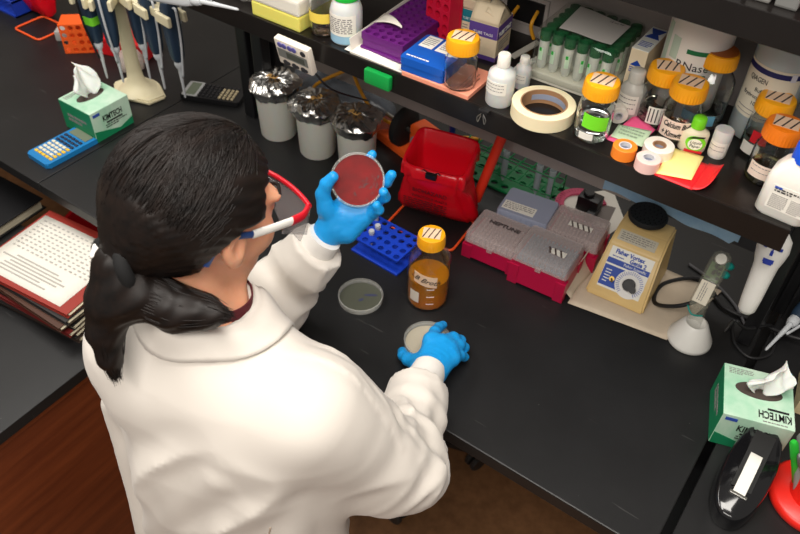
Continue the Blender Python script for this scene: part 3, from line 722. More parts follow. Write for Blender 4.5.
# ---------------------------------------------------------------- petri dishes
DISH = clear('dish_plastic', (232, 236, 232), 0.06, 0.008); DISHW = clear('dish_wall', (236, 236, 230), 0.06, 0.24)
def petri(label, M, agar, R=0.0455, name='petri_dish', lidded=True, spots=None):
    t = thing(name, label, 'petri dish'); t.matrix_world = M
    bm = B(); lathe(bm, [(0, 0), (R * 0.955, 0), (R * 0.955, 0.0015), (0, 0.0015)], 56); obj('dish', bm, DISH, t, 40)
    bm = B(); lathe(bm, [(R * 0.955, 0.0), (R * 0.955, 0.012), (R * 0.925, 0.012), (R * 0.925, 0.0015)], 56, cap0=False, cap1=False); obj('dish_wall', bm, DISHW, t, 40)
    bm = B(); lathe(bm, [(0, 0.0016), (R * 0.925, 0.0016), (R * 0.925, 0.0052), (R * 0.9, 0.005), (0, 0.005)], 56); obj('agar', bm, agar, t, 40)
    if lidded:
        bm = B(); lathe(bm, [(R * 0.97, 0.0155), (0, 0.0155), (0, 0.0145), (R * 0.97, 0.0145)], 56, cap0=False, cap1=False); obj('lid', bm, DISH, t, 40)
        bm = B(); lathe(bm, [(R, 0.004), (R, 0.0148), (R * 0.985, 0.0156), (R * 0.965, 0.0156), (R * 0.965, 0.0142), (R * 0.975, 0.004)], 56, cap0=False, cap1=False); obj('lid_rim', bm, DISHW, t, 40)
    if spots:
        bm = B()
        for x, y, rx, ry, rz in spots: lathe(bm, [(0, 0.0051), (1, 0.0051), (1, 0.0054), (0, 0.0054)], 14, M=Matrix.Translation((x, y, 0)) @ Matrix.Rotation(rz, 4, 'Z') @ Matrix.Diagonal((rx, ry, 1, 1)))
        obj('marking', bm, spots_m, t)
    return t
spots_m = mat('smudge', (52, 56, 92), 0.6)
petri('petri dish of grey agar lying on the bench left of the bottle', Matrix.Translation((-0.660, 0.158, 0)), mat('grey_agar', (78, 80, 68), 0.4, spec=0.3), spots=[(0.012, 0.018, 0.014, 0.003, 0.6), (0.004, -0.004, 0.006, 0.003, 1.2)])
petri('petri dish on the bench held down under the right glove', Matrix.Translation((-0.487, 0.142, 0)), mat('pale_agar', (168, 160, 142), 0.3))
spots_m = mat('dark_colony', (70, 8, 14), 0.5)
dn = Vector((0.42, -0.64, 0.64)).normalized(); HELD = Vector((-0.632, 0.117, 0.344))
HM = frame(HELD - dn * 0.008, (0.81, 0.58, 0.03), (-0.42, 0.56, 0.71)); HM = Matrix.Translation(HELD - dn * 0.008) @ Vector((0, 0, 1)).rotation_difference(dn).to_matrix().to_4x4()
rr = random.Random(3)
petri('petri dish of blood red agar held up in the left glove', HM, mat('blood_agar', (128, 6, 10), 0.65, var=0.45, vscale=60, spec=0.15), spots=[(0.016 + rr.gauss(0, .008), rr.gauss(0.004, .012), rr.uniform(.0008, .003), rr.uniform(.0006, .0018), rr.uniform(0, 3)) for _ in range(26)])

# ---------------------------------------------------------------- media bottles
def ribs(n):
    return lambda k, i: 1 + (0.032 if (i % 2) and 0 < k < 4 else 0.0)
def media_bottle(name, label, loc, R, Hs, neck=0.0165, capm=CAPORANGE, liquid=None, level=0.5, rz=0, group=None, capR=0.0262, capH=0.024, striped=True, captop=None, lbl=None, glass=None):
    """round bottle with shoulder height Hs and a ribbed GL45-type cap"""
    t = thing(name, label, 'bottle', loc, rz, group)
    nr = capR * 0.80; zn = Hs + (R - nr) * 0.8
    out = [(0, 0.0), (R * 0.86, 0.0), (R * 0.97, 0.004), (R, 0.010), (R, Hs * 0.80), (R * 0.965, Hs * 0.93), (R * 0.86, Hs * 1.0), (nr * 1.1, zn - 0.001), (nr, zn + 0.004), (nr, zn + 0.014)]
    th = 0.0022; inn = [(max(r - th, 0), z + (th if k < 3 else 0)) for k, (r, z) in enumerate(out)]
    bm = B(); lathe(bm, out + inn[::-1], 48, cap0=False, cap1=False); obj('glass_body', bm, glass or GLASS, t, 60)
    zc = zn + 0.004
    bm = B(); lathe(bm, [(capR * 0.94, zc), (capR, zc + 0.002), (capR, zc + capH * 0.4), (capR * 0.99, zc + capH * 0.8), (capR * 0.96, zc + capH), (capR * 0.85, zc + capH + 0.0012), (0, zc + capH + 0.0012)], 72, ripple=ribs(72)); cp = obj('cap', bm, capm, t, 40)
    ztop = zc + capH + 0.0014
    if striped:
        bm = B(); box(bm, (0, 0, ztop), (capR * 1.3, capR * 1.1, 0.0004)); obj('tape_label', bm, TAPE_TAN, cp)
        bm = B()
        for k in range(3): box(bm, (0, 0, 0), (capR * 0.085, capR * 1.12, 0.0005), M=xf(((k - 1) * capR * 0.42, 0, ztop + 0.0003), (0, 0, -0.35)))
        obj('tape_stripe', bm, mat('dark_stripe', (58, 48, 44), 0.7), cp)
    if liquid:
        zl = Hs * level; e = 0.0004
        bm = B(); lathe(bm, [(0, th + e), (R * 0.84, th + e), (R * 0.95 - 0.001, 0.006), (R - th - e, 0.012), (R - th - e, zl), (0, zl)], 40); obj('liquid', bm, liquid, t, 60)
    if lbl: lbl(t, R, Hs)
    return t
AMBER = mat('amber_medium', (252, 158, 30), 0.0, trans=0.55, ior=1.33)
def lb_label(t, R, Hs):
    a = -1.62
    bm = B(); patch(bm, R + 0.0006, a - 0.55, a + 0.55, Hs * 0.60, Hs * 0.82, tilt=-0.012); obj('label', bm, TAPE_TAN, t)
    text('lettering', 'LB Broth', 0.017, (a, Hs * 0.71, -0.28), INK, t, cylR=R + 0.0008, shear=0.3)
    bm = B(); patch(bm, R + 0.0004, a - 0.75, a - 0.25, Hs * 0.20, Hs * 0.42); obj('writing_patch', bm, mat('enamel_patch', (214, 204, 190), 0.6), t)
    bm = B()
    for k in range(3): patch(bm, R + 0.0004, a + 0.1, a + 0.45, Hs * (0.2 + 0.16 * k), Hs * (0.21 + 0.16 * k))
    obj('graduation', bm, CARTONW, t)
media_bottle('media_bottle', 'glass bottle of amber medium with yellow cap at bench centre', (-0.556, 0.243, 0), 0.0425, 0.126, glass=THIN, liquid=AMBER, level=0.56, lbl=lb_label, rz=0.45, capH=0.027)

# ---------------------------------------------------------------- pipette tip boxes
TBRED = plastic('magenta_red', (178, 14, 62), 0.35, sub=0.15); LIDC = clear('frosted_lid', (206, 192, 190), 0.3, 0.36); LIDBLUE = clear('frosted_blue_lid', (176, 184, 208), 0.3, 0.6)
def tip_box(label, loc, lidm, w=0.118, d=0.085, hb=0.05, hl=0.035, rz=0, fill=None, mark=None):
    t = thing('tip_box', label, 'tip box', loc, rz)
    bm = B()
    loft(bm, [[(x, y, z) for x, y in rrect(w * s, d * s, 0.006, 3)] for z, s in ((0.006, 1.0), (hb, 0.95))])
    for sx in (-1, 1):
        for sy in (-1, 1): box(bm, (sx * w * 0.42, sy * d * 0.41, hb * 0.42), (w * 0.18, d * 0.19, hb * 0.84), 0.002)
    obj('base', bm, TBRED, t)
    bm = B(); z = hb + 0.0005
    # open-bottomed lid with ribs along its long sides
    o_ = [[(x, y, zz) for x, y in rrect(w * s, d * s, 0.007, 4)] for zz, s in ((z, 0.99), (z + hl * 0.9, 0.955), (z + hl, 0.925))]
    i_ = [[(x, y, zz) for x, y in rrect(w * s - 0.003, d * s - 0.003, 0.006, 4)] for zz, s in ((z + hl - 0.0015, 0.93), (z, 0.99))]
    loft(bm, o_ + i_, cap=False)
    tt = bmesh.new(); tt.faces.new([tt.verts.new(p) for p in o_[2]]); merge(bm, tt); tt = bmesh.new(); tt.faces.new([tt.verts.new(p) for p in i_[0]][::-1]); merge(bm, tt)
    for k in range(9):
        for s in (-1, 1): box(bm, ((k - 4) * w * 0.1, s * d * 0.485, z + hl * 0.42), (0.0025, 0.0015, hl * 0.8))
    box(bm, (0, -d * 0.5, z + 0.001), (w * 0.1, 0.006, 0.010), 0.001)
    bmesh.ops.remove_doubles(bm, verts=bm.verts[:], dist=1e-6)
    obj('lid', bm, lidm, t, 40)
    # tips standing in the rack under the lid
    bm = B(); box(bm, (0, 0, hb + 0.001), (w * 0.86, d * 0.84, 0.003))
    for i in range(12):
        for j in range(8): cyl(bm, ((i - 5.5) * w * 0.07, (j - 3.5) * d * 0.1, hb + 0.002), 0.0028, 0.010, 8)
    tp = obj('tips', bm, fill or plastic('natural_tips', (208, 186, 184), 0.5), t); tp['kind'] = 'stuff'
    zt = z + hl + 0.0004
    if mark == 'word': text('lettering', 'NEPTUNE', 0.0145, frame((0.004, 0.012, zt), (1, 0, 0), (0, 1, 0)), mat('dark_grey_ink', (58, 50, 52), 0.6), t, wid=w * 0.56, bold=0.0005)
    if mark == 'label':
        bm = B(); box(bm, (-w * 0.12, -d * 0.22, zt), (w * 0.6, d * 0.32, 0.0005)); obj('label', bm, PAPER, t)
        bm = B(); scribble(bm, frame((-w * 0.12, -d * 0.22, zt + 0.0004), (1, 0, 0), (0, 1, 0)), w * 0.54, d * 0.26, 4, 4); obj('print', bm, GREYINK, t)
    if mark in ('stripes', 'stripes2'):
        bm = B(); box(bm, (0.006 if mark == 'stripes' else 0.022, -0.008, zt), (w * 0.42 if mark == 'stripes' else w * 0.26, d * 0.16, 0.0005)); obj('label', bm, PAPER, t)
        bm = B()
        for k in range(4 if mark == 'stripes' else 3): box(bm, (0, 0, 0), (0.0035, d * 0.20, 0.0005), M=xf(((0.006 if mark == 'stripes' else 0.022) + (k - 1.5) * 0.012, -0.008, zt + 0.0003), (0, 0, 0.45)))
        obj('label_stripe', bm, mat('dark_brown_ink', (74, 58, 54), 0.6), t)
    return t
tip_box('tip box with grey lid lettered in black, left of the four', (-0.508, 0.441, 0), LIDC, 0.124, 0.092, 0.044, 0.026, 0.07, mark='word')
tip_box('tip box with bluish lid and white label, back left of the four', (-0.498, 0.545, 0), LIDBLUE, 0.120, 0.090, 0.044, 0.027, 0.13, mark='label')
tip_box('tip box with teal tips under its lid, front right of the four', (-0.393, 0.436, 0), LIDC, 0.122, 0.096, 0.062, 0.027, 0.06, fill=plastic('teal_tips', (92, 156, 178), 0.5), mark='stripes2')
tip_box('tip box with brown striped label, back right of the four', (-0.380, 0.546, 0), LIDC, 0.120, 0.090, 0.054, 0.027, 0.10, mark='stripes')

# ---------------------------------------------------------------- vortex mixer on a paper towel
BUFF = plastic('buff_enamel', (222, 190, 128), 0.42, var=0.08, vscale=20); VBLUE = mat('panel_blue', (24, 66, 160), 0.5)
bm = B()
quad(bm, [(-0.318, 0.40, 0.0015), (-0.118, 0.428, 0.0015), (-0.075, 0.625, 0.0015), (-0.335, 0.605, 0.0015)], 0.0012, 14, lambda u, v: 0.0015 + 0.0022 * math.sin(u * 8 + 2 * v) * math.sin(v * 5) * (1 if v > 0.9 or v < 0.1 or u > 0.9 or u < 0.1 else 0.2))
def fold(u, v): return (-0.318 - 0.002 * math.sin(v * 9) - 0.022 * math.sin(u * 2.2), 0.415 + 0.15 * v, 0.003 + 0.066 * u * (0.55 + 0.5 * v))
sheet(bm, fold, 8, 10, 0.0015)
tag(obj('paper_towel', bm, mat('paper_towel', (206, 190, 168), 0.9, var=0.1, vscale=30), smooth=180), 'folded beige paper towel under the vortex mixer', 'paper towel')
t = thing('vortex_mixer', 'cream vortex mixer with blue panel and black round head', 'mixer', (-0.2475, 0.5290, 0.0045), 0.06)
W0, D0 = 0.123, 0.155
# side profile (y from front to back, z): low front kick, sloping panel, flat shoulder, back
side = [(-D0/2, 0.0), (-D0/2 + 0.004, 0.016), (-D0/2 + 0.064, 0.096), (-D0/2 + 0.105, 0.117), (D0/2, 0.119), (D0/2, 0.0)]
def yz(bm, poly, x0, x1, x0t=None): return None
rings = []
for (y, z) in side: pass
t_ = bmesh.new(); L_ = []; R_ = []
for (y, z) in side:
    tp = 1 - 0.16 * z / 0.12
    L_.append(t_.verts.new((-W0 / 2 * tp, y, z))); R_.append(t_.verts.new((W0 / 2 * tp, y, z)))
t_.faces.new(L_); t_.faces.new(R_[::-1])
for i in range(len(side)): j = (i + 1) % len(side); t_.faces.new((L_[j], L_[i], R_[i], R_[j]))
bmesh.ops.recalc_face_normals(t_, faces=t_.faces); bmesh.ops.bevel(t_, geom=t_.edges[:], offset=0.004, segments=3, affect='EDGES')
bm = B(); merge(bm, t_); obj('housing', bm, BUFF, t, 40)
p0 = Vector((0, side[1][0], side[1][1])); p1 = Vector((0, side[2][0], side[2][1])); up = (p1 - p0).normalized(); plen = (p1 - p0).length
FP = frame(p0 + up * plen * 0.53, (1, 0, 0), up); FP = FP @ Matrix.Translation((0, 0, 0.0004))
bm = B(); box(bm, (0, 0, 0), (0.088, plen * 0.86, 0.0008), M=FP); pl = obj('panel', bm, mat('panel_white', (228, 226, 216), 0.4), t)
bm = B(); h_ = plen * 0.86
box(bm, (0, h_ * 0.16, 0.0006), (0.087, h_ * 0.13, 0.0005), M=FP)
box(bm, (-0.022, -h_ * 0.20, 0.0006), (0.043, h_ * 0.50, 0.0005), M=FP); obj('blue_field', bm, VBLUE, pl)
bm = B(); cyl(bm, (0.016, -h_ * 0.22, 0.0006), 0.029, 0.0008, 40, M=FP); obj('dial_scale', bm, mat('dial_white', (226, 224, 220), 0.5), pl)
bm = B()
for k in range(30):
    a = -0.9 + k * (PI + 1.8) / 29
    box(bm, (0.0235, 0, 0), (0.007, 0.0011, 0.0004), M=FP @ xf((0.016, -h_ * 0.22, 0.0016)) @ Matrix.Rotation(a, 4, 'Z'))
obj('dial_ticks', bm, VBLUE, pl)
text('lettering', 'Fisher Vortex', 0.0125, FP @ xf((-0.004, h_ * 0.405, 0.0008)), VBLUE, pl, wid=0.060, bold=0.0005)
text('lettering', 'Genie 2', 0.0125, FP @ xf((0.016, h_ * 0.285, 0.0008)), VBLUE, pl, wid=0.034, bold=0.0005)
text('lettering', 'Fisher Scientific', 0.008, FP @ xf((0.014, h_ * 0.16, 0.0011)), CARTONW, pl, wid=0.046)
bm = B(); scribble(bm, FP @ xf((-0.024, h_ * 0.285, 0.0006)), 0.026, 0.006, 1, 2); obj('print', bm, VBLUE, pl)
bm = B(); scribble(bm, FP @ xf((-0.032, -h_ * 0.2, 0.001)), 0.012, 0.03, 5, 2); obj('switch_marks', bm, CARTONW, pl)
bm = B(); cyl(bm, (-0.020, -h_ * 0.24, 0), 0.0058, 0.004, 6, M=FP); tube(bm, [FP @ Vector((-0.020, -h_ * 0.24, 0.003)), FP @ Vector((-0.017, -h_ * 0.24 - 0.004, 0.014))], 0.0022, 8); obj('toggle_switch', bm, mat('brass', (190, 160, 90), 0.35, metal=1), t, 40)
bm = B(); cyl(bm, (0.016, -h_ * 0.22, 0.001), 0.0125, 0.012, 24, 0.001, M=FP); prism(bm, [(-0.010, -0.008), (0.016, -0.006), (0.020, 0.0), (0.016, 0.006), (-0.010, 0.008)], 0.002, 0.014, M=FP @ xf((0.016, -h_ * 0.22, 0)) @ Matrix.Rotation(-0.6, 4, 'Z'), bev=0.001); obj('dial_knob', bm, BLACKP, t, 40)
LP = frame(Vector((-0.004, side[2][0] + 0.0205, 0.1065)) + Vector((0, -0.021, 0.041)).normalized() * 0.0012, (1, 0, 0), (0, 0.041, 0.021))
bm = B(); box(bm, (0, 0, 0), (0.078, 0.024, 0.0006), M=LP); lb = obj('data_plate', bm, mat('plate_grey', (196, 190, 172), 0.5), t)
bm = B(); scribble(bm, LP @ xf((0, 0, 0.0005)), 0.068, 0.018, 4, 9); obj('print', bm, GREYINK, lb)
bm = B(); lathe(bm, [(0.012, 0.120), (0.014, 0.131), (0.030, 0.134), (0.0415, 0.139), (0.043, 0.145), (0.040, 0.150), (0.030, 0.147), (0.0, 0.144)], 48, M=xf((-0.006, 0.046, 0.0)) @ Matrix.Diagonal((0.92, 0.92, 1, 1)))
rubber = mat('black_foam', (26, 26, 27), 0.75); hd = obj('rubber_head', bm, rubber, t, 60)
bm = B()
for ring, n in ((0.009, 5), (0.019, 11), (0.029, 17), (0.037, 24)):
    for k in range(n):
        a = 2 * PI * k / n; z = 0.1446 + max(0, ring - 0.010) * 0.14
        lathe(bm, [(0, 0.0014), (0.0012, 0.0013), (0.0019, 0.0)], 8, M=xf((-0.006 + ring * 0.92 * math.cos(a), 0.046 + ring * 0.92 * math.sin(a), z)))
obj('dimples', bm, mat('dimple_black', (8, 8, 8), 0.9), hd)

# pink protractor with a black clip standing on a white card
bm = B(); quad(bm, [(-0.497, 0.690, 0.001), (-0.345, 0.620, 0.001), (-0.325, 0.705, 0.001), (-0.40, 0.80, 0.001)], 0.001, 1); tag(obj('white_card', bm, PAPER), 'white card lying under the pink ring gauge', 'card')
bm = B(); prism(bm, [(-0.02, -0.03), (0.03, -0.025), (0.02, 0.04), (-0.02, 0.03)], 0, 0.001, M=xf((-0.385, 0.700, 0.0018))); o = tag(obj('dark_card', bm, mat('grey_card', (120, 112, 108), 0.7)), 'grey triangle of card on the white card', 'card')
t = thing('ring_gauge', 'pink translucent ring gauge with black clamp on white card', 'gauge', (-0.432, 0.695, 0.0030), 0)
bm = B(); pts_o = []; R1, R2 = 0.060, 0.040
poly = [(R1 * math.cos(a), R1 * math.sin(a)) for a in [0.7 + k * 4.5 / 40 for k in range(41)]] + [(R2 * math.cos(a), R2 * math.sin(a)) for a in [0.7 + k * 4.5 / 40 for k in range(40, -1, -1)]]
tt = bmesh.new(); n = 41; 
for zz in (0.0, 0.005):
    pass
rg = [[(R_ * math.cos(0.7 + k * 4.6 / 40), R_ * math.sin(0.7 + k * 4.6 / 40), z) for R_, z in ((R1, 0), (R1, 0.005), (R2, 0.005), (R2, 0))] for k in range(41)]
loft(bm, rg); obj('ring', bm, plastic('pink_plastic', (206, 74, 112), 0.35, alpha=0.92), t, 40)
bm = B()
for k in range(33):
    a = 0.8 + k * 4.4 / 32
    box(bm, (R2 + 0.012, 0, 0.0052), (0.008 if k % 4 else 0.013, 0.0008, 0.0006), M=Matrix.Rotation(a, 4, 'Z'))
obj('scale_marks', bm, mat('dark_pink', (120, 26, 60), 0.6), t)
bm = B(); box(bm, (0.018, 0.0, 0.020), (0.052, 0.036, 0.040), 0.005); box(bm, (0.036, -0.02, 0.012), (0.020, 0.05, 0.018), 0.003); cyl(bm, (0.012, 0.0, 0.04), 0.013, 0.008, 20, 0.002); obj('clamp', bm, BLACKP, t, 40)

# ---------------------------------------------------------------- pipette controller standing in its white holder
t = thing('pipette_controller', 'clear bodied pipette controller standing in a white round holder', 'pipette controller', (-0.084, 0.458, 0), 0)
bm = B(); lathe(bm, [(0.040, 0.0), (0.0425, 0.003), (0.042, 0.010), (0.034, 0.026), (0.024, 0.048), (0.019, 0.052), (0.015, 0.045), (0.0, 0.042)], 40); obj('holder', bm, WHITEP, t, 50)
CLEARB = clear('clear_shell', (176, 176, 158), 0.12, 0.18)
A0 = Vector((0.0, -0.004, 0.030)); A1 = Vector((-0.010, 0.004, 0.088)); A2 = Vector((0.006, 0.085, 0.168))
d1 = (A2 - A1).normalized(); 
H1 = frame(A1, (1, 0, 0), d1)       # x right, y along the handle, z out of the face
H1 = Matrix(((H1[0][0], H1[0][1], H1[0][2], A1.x), (H1[1][0], H1[1][1], H1[1][2], A1.y), (H1[2][0], H1[2][1], H1[2][2], A1.z), (0, 0, 0, 1)))
bm = B(); tube(bm, smooth_path([A0, A0.lerp(A1, 0.5), A1 + d1 * 0.004], 5), [0.010, 0.0115, 0.013, 0.0135, 0.014, 0.015, 0.0155, 0.016, 0.016, 0.0165, 0.017], 20)
obj('neck', bm, CLEARB, t, 50)
bm = B(); rg = []
for y, hw, hd_, zc in ((-0.006, 0.013, 0.012, 0), (0.004, 0.0175, 0.015, 0), (0.055, 0.0185, 0.016, 0), (0.088, 0.019, 0.016, -0.001), (0.105, 0.0165, 0.012, -0.002), (0.112, 0.009, 0.007, -0.003)):
    rg.append([(x, y, z + zc) for x, z in rrect(hw * 2, hd_ * 2, min(hw, hd_) * 0.6, 4)])
loft(bm, rg, M=H1); obj('shell', bm, CLEARB, t, 50)
bm = B(); box(bm, (0, 0.026, 0.0145), (0.027, 0.044, 0.003), 0.001, M=H1); pp = obj('battery_label', bm, mat('label_ivory', (222, 214, 194), 0.5), t)
bm = B(); scribble(bm, H1 @ xf((-0.002, 0.027, 0.0166), (0, 0, PI / 2)), 0.036, 0.012, 3, 5); obj('print', bm, GREYINK, pp)
bm = B(); box(bm, (0, 0.069, 0.005), (0.026, 0.036, 0.003), M=H1); cb = obj('circuit_board', bm, mat('board_green', (84, 108, 66), 0.5), t)
bm = B(); rr = random.Random(2)
for k in range(16): box(bm, (rr.uniform(-0.010, 0.010), rr.uniform(0.055, 0.084), 0.0085), (rr.uniform(.002, .007), rr.uniform(.002, .006), .004), M=H1)
obj('components', bm, mat('components', (52, 50, 46), 0.5), cb)
bm = B(); cyl(bm, (0, 0.096, 0.003), 0.012, 0.007, 24, 0.002, M=H1); obj('motor', bm, mat('metal_grey', (178, 176, 168), 0.4, metal=0.6), t, 40)
TEAL = plastic('teal_plastic', (22, 150, 140), 0.4)
for y in (0.074, 0.092):
    bm = B(); lathe(bm, [(0.007, 0), (0.008, 0.004), (0.006, 0.011), (0.0, 0.013)], 18, M=H1 @ xf((0.014, y, -0.010), (0, 2.2, 0))); obj('trigger', bm, TEAL, t, 60)
bm = B(); tube(bm, smooth_path([(-0.026, -0.006, 0.088), (-0.012, -0.016, 0.080), (0.006, -0.008, 0.080)], 4), 0.0016, 6); obj('teal_ring', bm, TEAL, t, 180)
# white handle with a face drawn in blue, hanging under the shelf end
t = thing('hand_piece', 'white hand piece with a blue drawn face hanging under the shelf', 'hand piece', (-0.019, 0.440, 0.242), 0, rot=(math.radians(-20), math.radians(-3), 0)); t.scale = (1, 1, 0.86)
bm = B(); prof = [(0.0, -0.098), (0.009, -0.095), (0.0145, -0.086), (0.0165, -0.06), (0.0185, -0.01), (0.020, 0.015), (0.024, 0.032), (0.0265, 0.05), (0.024, 0.072), (0.014, 0.086), (0, 0.09)]
lathe(bm, prof, 36, sy=0.9); obj('body', bm, WHITEP, t, 180)
BLUEINK = mat('blue_marker', (28, 52, 150), 0.6); FA = -1.5
bm = B()
Rf = 0.0262
def fpatch(a0, a1, z0, z1): patch(bm, Rf, a0, a1, z0, z1, 0.001, 6)
fpatch(FA - 0.32, FA + 0.32, 0.028, 0.036); fpatch(FA - 0.26, FA + 0.26, 0.025, 0.029); fpatch(FA - 0.08, FA + 0.10, 0.044, 0.054); fpatch(FA - 0.02, FA + 0.06, 0.054, 0.060)
fpatch(FA - 0.62, FA - 0.40, 0.056, 0.062); fpatch(FA + 0.36, FA + 0.58, 0.056, 0.062); obj('drawn_face', bm, BLUEINK, t)
CORD = plastic('black_cord', (30, 30, 32), 0.5)
cable('power_cable', 'black cord looping left behind the clear pipette controller', [(-0.075, 0.50, 0.10), (-0.125, 0.47, 0.06), (-0.175, 0.50, 0.012), (-0.180, 0.57, 0.006), (-0.12, 0.63, 0.006), (-0.06, 0.58, 0.006), (0.02, 0.58, 0.006), (0.09, 0.57, 0.02), (0.16, 0.60, 0.03)], 0.0042, CORD)
cable('power_cable', 'thin black cord hanging in a loop from the white hand piece', [(-0.024, 0.401, 0.150), (-0.030, 0.45, 0.07), (-0.03, 0.545, 0.010), (-0.008, 0.50, 0.0045), (0.03, 0.482, 0.0045), (0.058, 0.52, 0.0045), (0.040, 0.58, 0.012), (0.0, 0.47, 0.08), (-0.020, 0.401, 0.150)], 0.003, CORD)
cable('power_cable', 'grey cord lying on the bench right of the vortex mixer', [(-0.16, 0.66, 0.004), (-0.10, 0.64, 0.004), (-0.04, 0.60, 0.004), (0.00, 0.55, 0.004)], 0.003, plastic('grey_cord', (92, 92, 96), 0.5))

# ---------------------------------------------------------------- right end: tape dispenser, pen holder, pipette, cream box
GLOSSB = mat('gloss_black', (18, 18, 20), 0.12, coat=0.6)
t = thing('tape_dispenser', 'glossy black desk tape dispenser beside the right tissue carton', 'tape dispenser', (0.100, 0.205, 0), 0.0)
# boat-shaped shell: plan outline pointed at the back, top sloping down to the cutter at the front
def boat(sc, zf, n=48):
    out = []
    for k in range(n):
        a = 2 * PI * k / n; c, s_ = math.cos(a), math.sin(a)
        y = 0.098 * s_; x = 0.040 * math.copysign(abs(c) ** 0.8, c) * (1 - 0.30 * max(0, s_) ** 2)
        out.append((x * sc, y * (sc * 0.3 + 0.7), zf(y)))
    return out
ztop = lambda y: 0.052 + 0.020 * math.sin(min(1, max(-1, (y + 0.01) / 0.09)) * 1.3) - 0.02 * max(0, (y - 0.06) / 0.04)
bm = B(); loft(bm, [boat(0.96, lambda y: 0.0), boat(1.0, lambda y: 0.004), boat(0.97, lambda y: ztop(y) * 0.8), boat(0.93, lambda y: ztop(y)), boat(0.84, lambda y: ztop(y) + 0.003)]); obj('body', bm, GLOSSB, t, 50)
SP = mat('slot_shade', (6, 6, 6), 0.6)
def slot(u, v): y = -0.045 + 0.105 * v; return (-0.016 + 0.032 * u, y, ztop(y) + 0.0042)
bm = B(); sheet(bm, slot, 1, 12, 0.001); obj('slot', bm, SP, t)  # blacker sheet on the closed top, a recess's shade put into colour
bm = B(); lathe(bm, [(0.013, -0.0095), (0.030, -0.0095), (0.030, 0.0095), (0.013, 0.0095)], 40, cap0=False, cap1=False, M=xf((0, 0.010, 0.036), (0, PI / 2, 0)))
def strip(u, v): return (-0.0095 + 0.019 * u, -0.010 - 0.045 * v, 0.0625 - 0.018 * v)
sheet(bm, strip, 1, 4, 0.0006)
obj('tape_roll', bm, mat('white_tape', (226, 224, 216), 0.5), t, 40)
bm = B(); box(bm, (0, -0.056, 0.043), (0.028, 0.006, 0.006), 0.001); obj('cutter', bm, STEEL, t)
t = thing('pen_holder', 'round red pen holder at the lower right edge', 'pen holder', (0.205, 0.245, 0))
bm = B(); lathe(bm, [(0.068, 0), (0.070, 0.004), (0.070, 0.012), (0.064, 0.018), (0.0, 0.018)], 56); lathe(bm, [(0.040, 0.017), (0.038, 0.06), (0.035, 0.062), (0.034, 0.02)], 40, cap0=False, cap1=False); obj('base', bm, mat('red_gloss', (224, 38, 28), 0.3), t, 50)
for lab, x, y, c, ln in (('green marker standing in the red pen holder', -0.030, -0.004, (40, 176, 52), (-0.09, -0.015)), ('grey marker nearer the front of the red pen holder', -0.026, -0.018, (138, 138, 134), (-0.085, 0.02)), ('grey marker at the back of the red pen holder', -0.024, 0.014, (150, 150, 146), (-0.07, -0.05))):
    t = thing('marker_pen', lab, 'marker pen', (0.205 + x, 0.245 + y, 0.019), rot=(-ln[1] * 8, ln[0] * 4, 0))
    m_ = plastic('pen_%d' % c[1], c, 0.4)
    bm = B(); lathe(bm, [(0.005, 0), (0.006, 0.003), (0.006, 0.075), (0.0055, 0.077)], 18); obj('barrel', bm, m_, t, 40)
    bm = B(); lathe(bm, [(0.0066, 0.077), (0.0066, 0.115), (0.004, 0.12)], 18); obj('cap', bm, m_ if c[1] > 150 else plastic('pen_grey', (110, 110, 108), 0.4), t, 40)
t = thing('storage_box', 'cream cardboard box behind the right tissue carton', 'box', (0.172, 0.462, 0), 0.15)
bm = B(); box(bm, (0, 0, 0.025), (0.10, 0.10, 0.05), 0.002); obj('body', bm, mat('cream_card', (226, 208, 164), 0.6), t)
bm = B(); box(bm, (0, 0, 0.055), (0.104, 0.104, 0.014), 0.002); obj('lid', bm, mat('cream_card', (226, 208, 164), 0.6), t)
bm = B(); cyl(bm, (-0.03, 0.02, 0.062), 0.022, 0.012, 24, 0.002); obj('white_roll', bm, WHITEP, t, 40)
pipette('pipette', 'dark pipette lying at the right edge above the tissue carton', (0.046, 0.502, 0.020), NAVY, rot=(math.radians(-82), 0, math.radians(-13)))
# ================================================================ things on the reagent shelf (board top z = S)
S = 0.4602
GREENCAP = plastic('green_cap', (30, 186, 62), 0.4); LIMECAP = plastic('lime_cap', (116, 214, 32), 0.4); ORCAP = plastic('orange_cap', (246, 128, 22), 0.4)
HDPE = mat('natural_hdpe', (222, 224, 222), 0.35, alpha=0.86, sub=0.3)
HDPEO = mat('white_hdpe', (234, 230, 222), 0.4, sub=0.1)

def paper_label(R, a, half, z0, z1, rows, m=None, seed=1, head=None, tilt=0.0):
    def f(t, R_, Hs):
        bm = B(); patch(bm, R + 0.0006, a - half, a + half, z0, z1, tilt=tilt); l = obj('label', bm, m or PAPER, t)
        rnd = random.Random(seed); bm = B(); hh = (z1 - z0)
        for r in range(rows):
            z = z1 - hh * (0.15 + 0.75 * r / max(1, rows)); x = -half * 0.8
            while x < half * 0.75:
                l2 = rnd.uniform(0.08, 0.26) * half; patch(bm, R + 0.0010, a + x, a + min(x + l2, half * 0.8), z - hh * 0.045, z, 0.0003, 2); x += l2 + 0.06 * half
        if rows: obj('print', bm, GREYINK, l)
    return f
def hand_label(lines, R, a, half, z0, z1, tilt=0.0):
    def f(t, R_, Hs):
        bm = B(); patch(bm, R + 0.0006, a - half, a + half, z0, z1, tilt=tilt); l = obj('label', bm, mat('label_peach', (238, 216, 200), 0.7), t)
        n = len(lines)
        for k, s in enumerate(lines):
            text('lettering', s, (z1 - z0) / n * 0.85, (a, z1 - (z1 - z0) * (k + 0.5) / n), INK, l, cylR=R + 0.0009, shear=0.2, wid=2 * half * R * 0.85, bold=0.0003)
    return f
CLEARMED = mat('clear_medium', (236, 226, 206), 0.0, trans=1.0, ior=1.33)

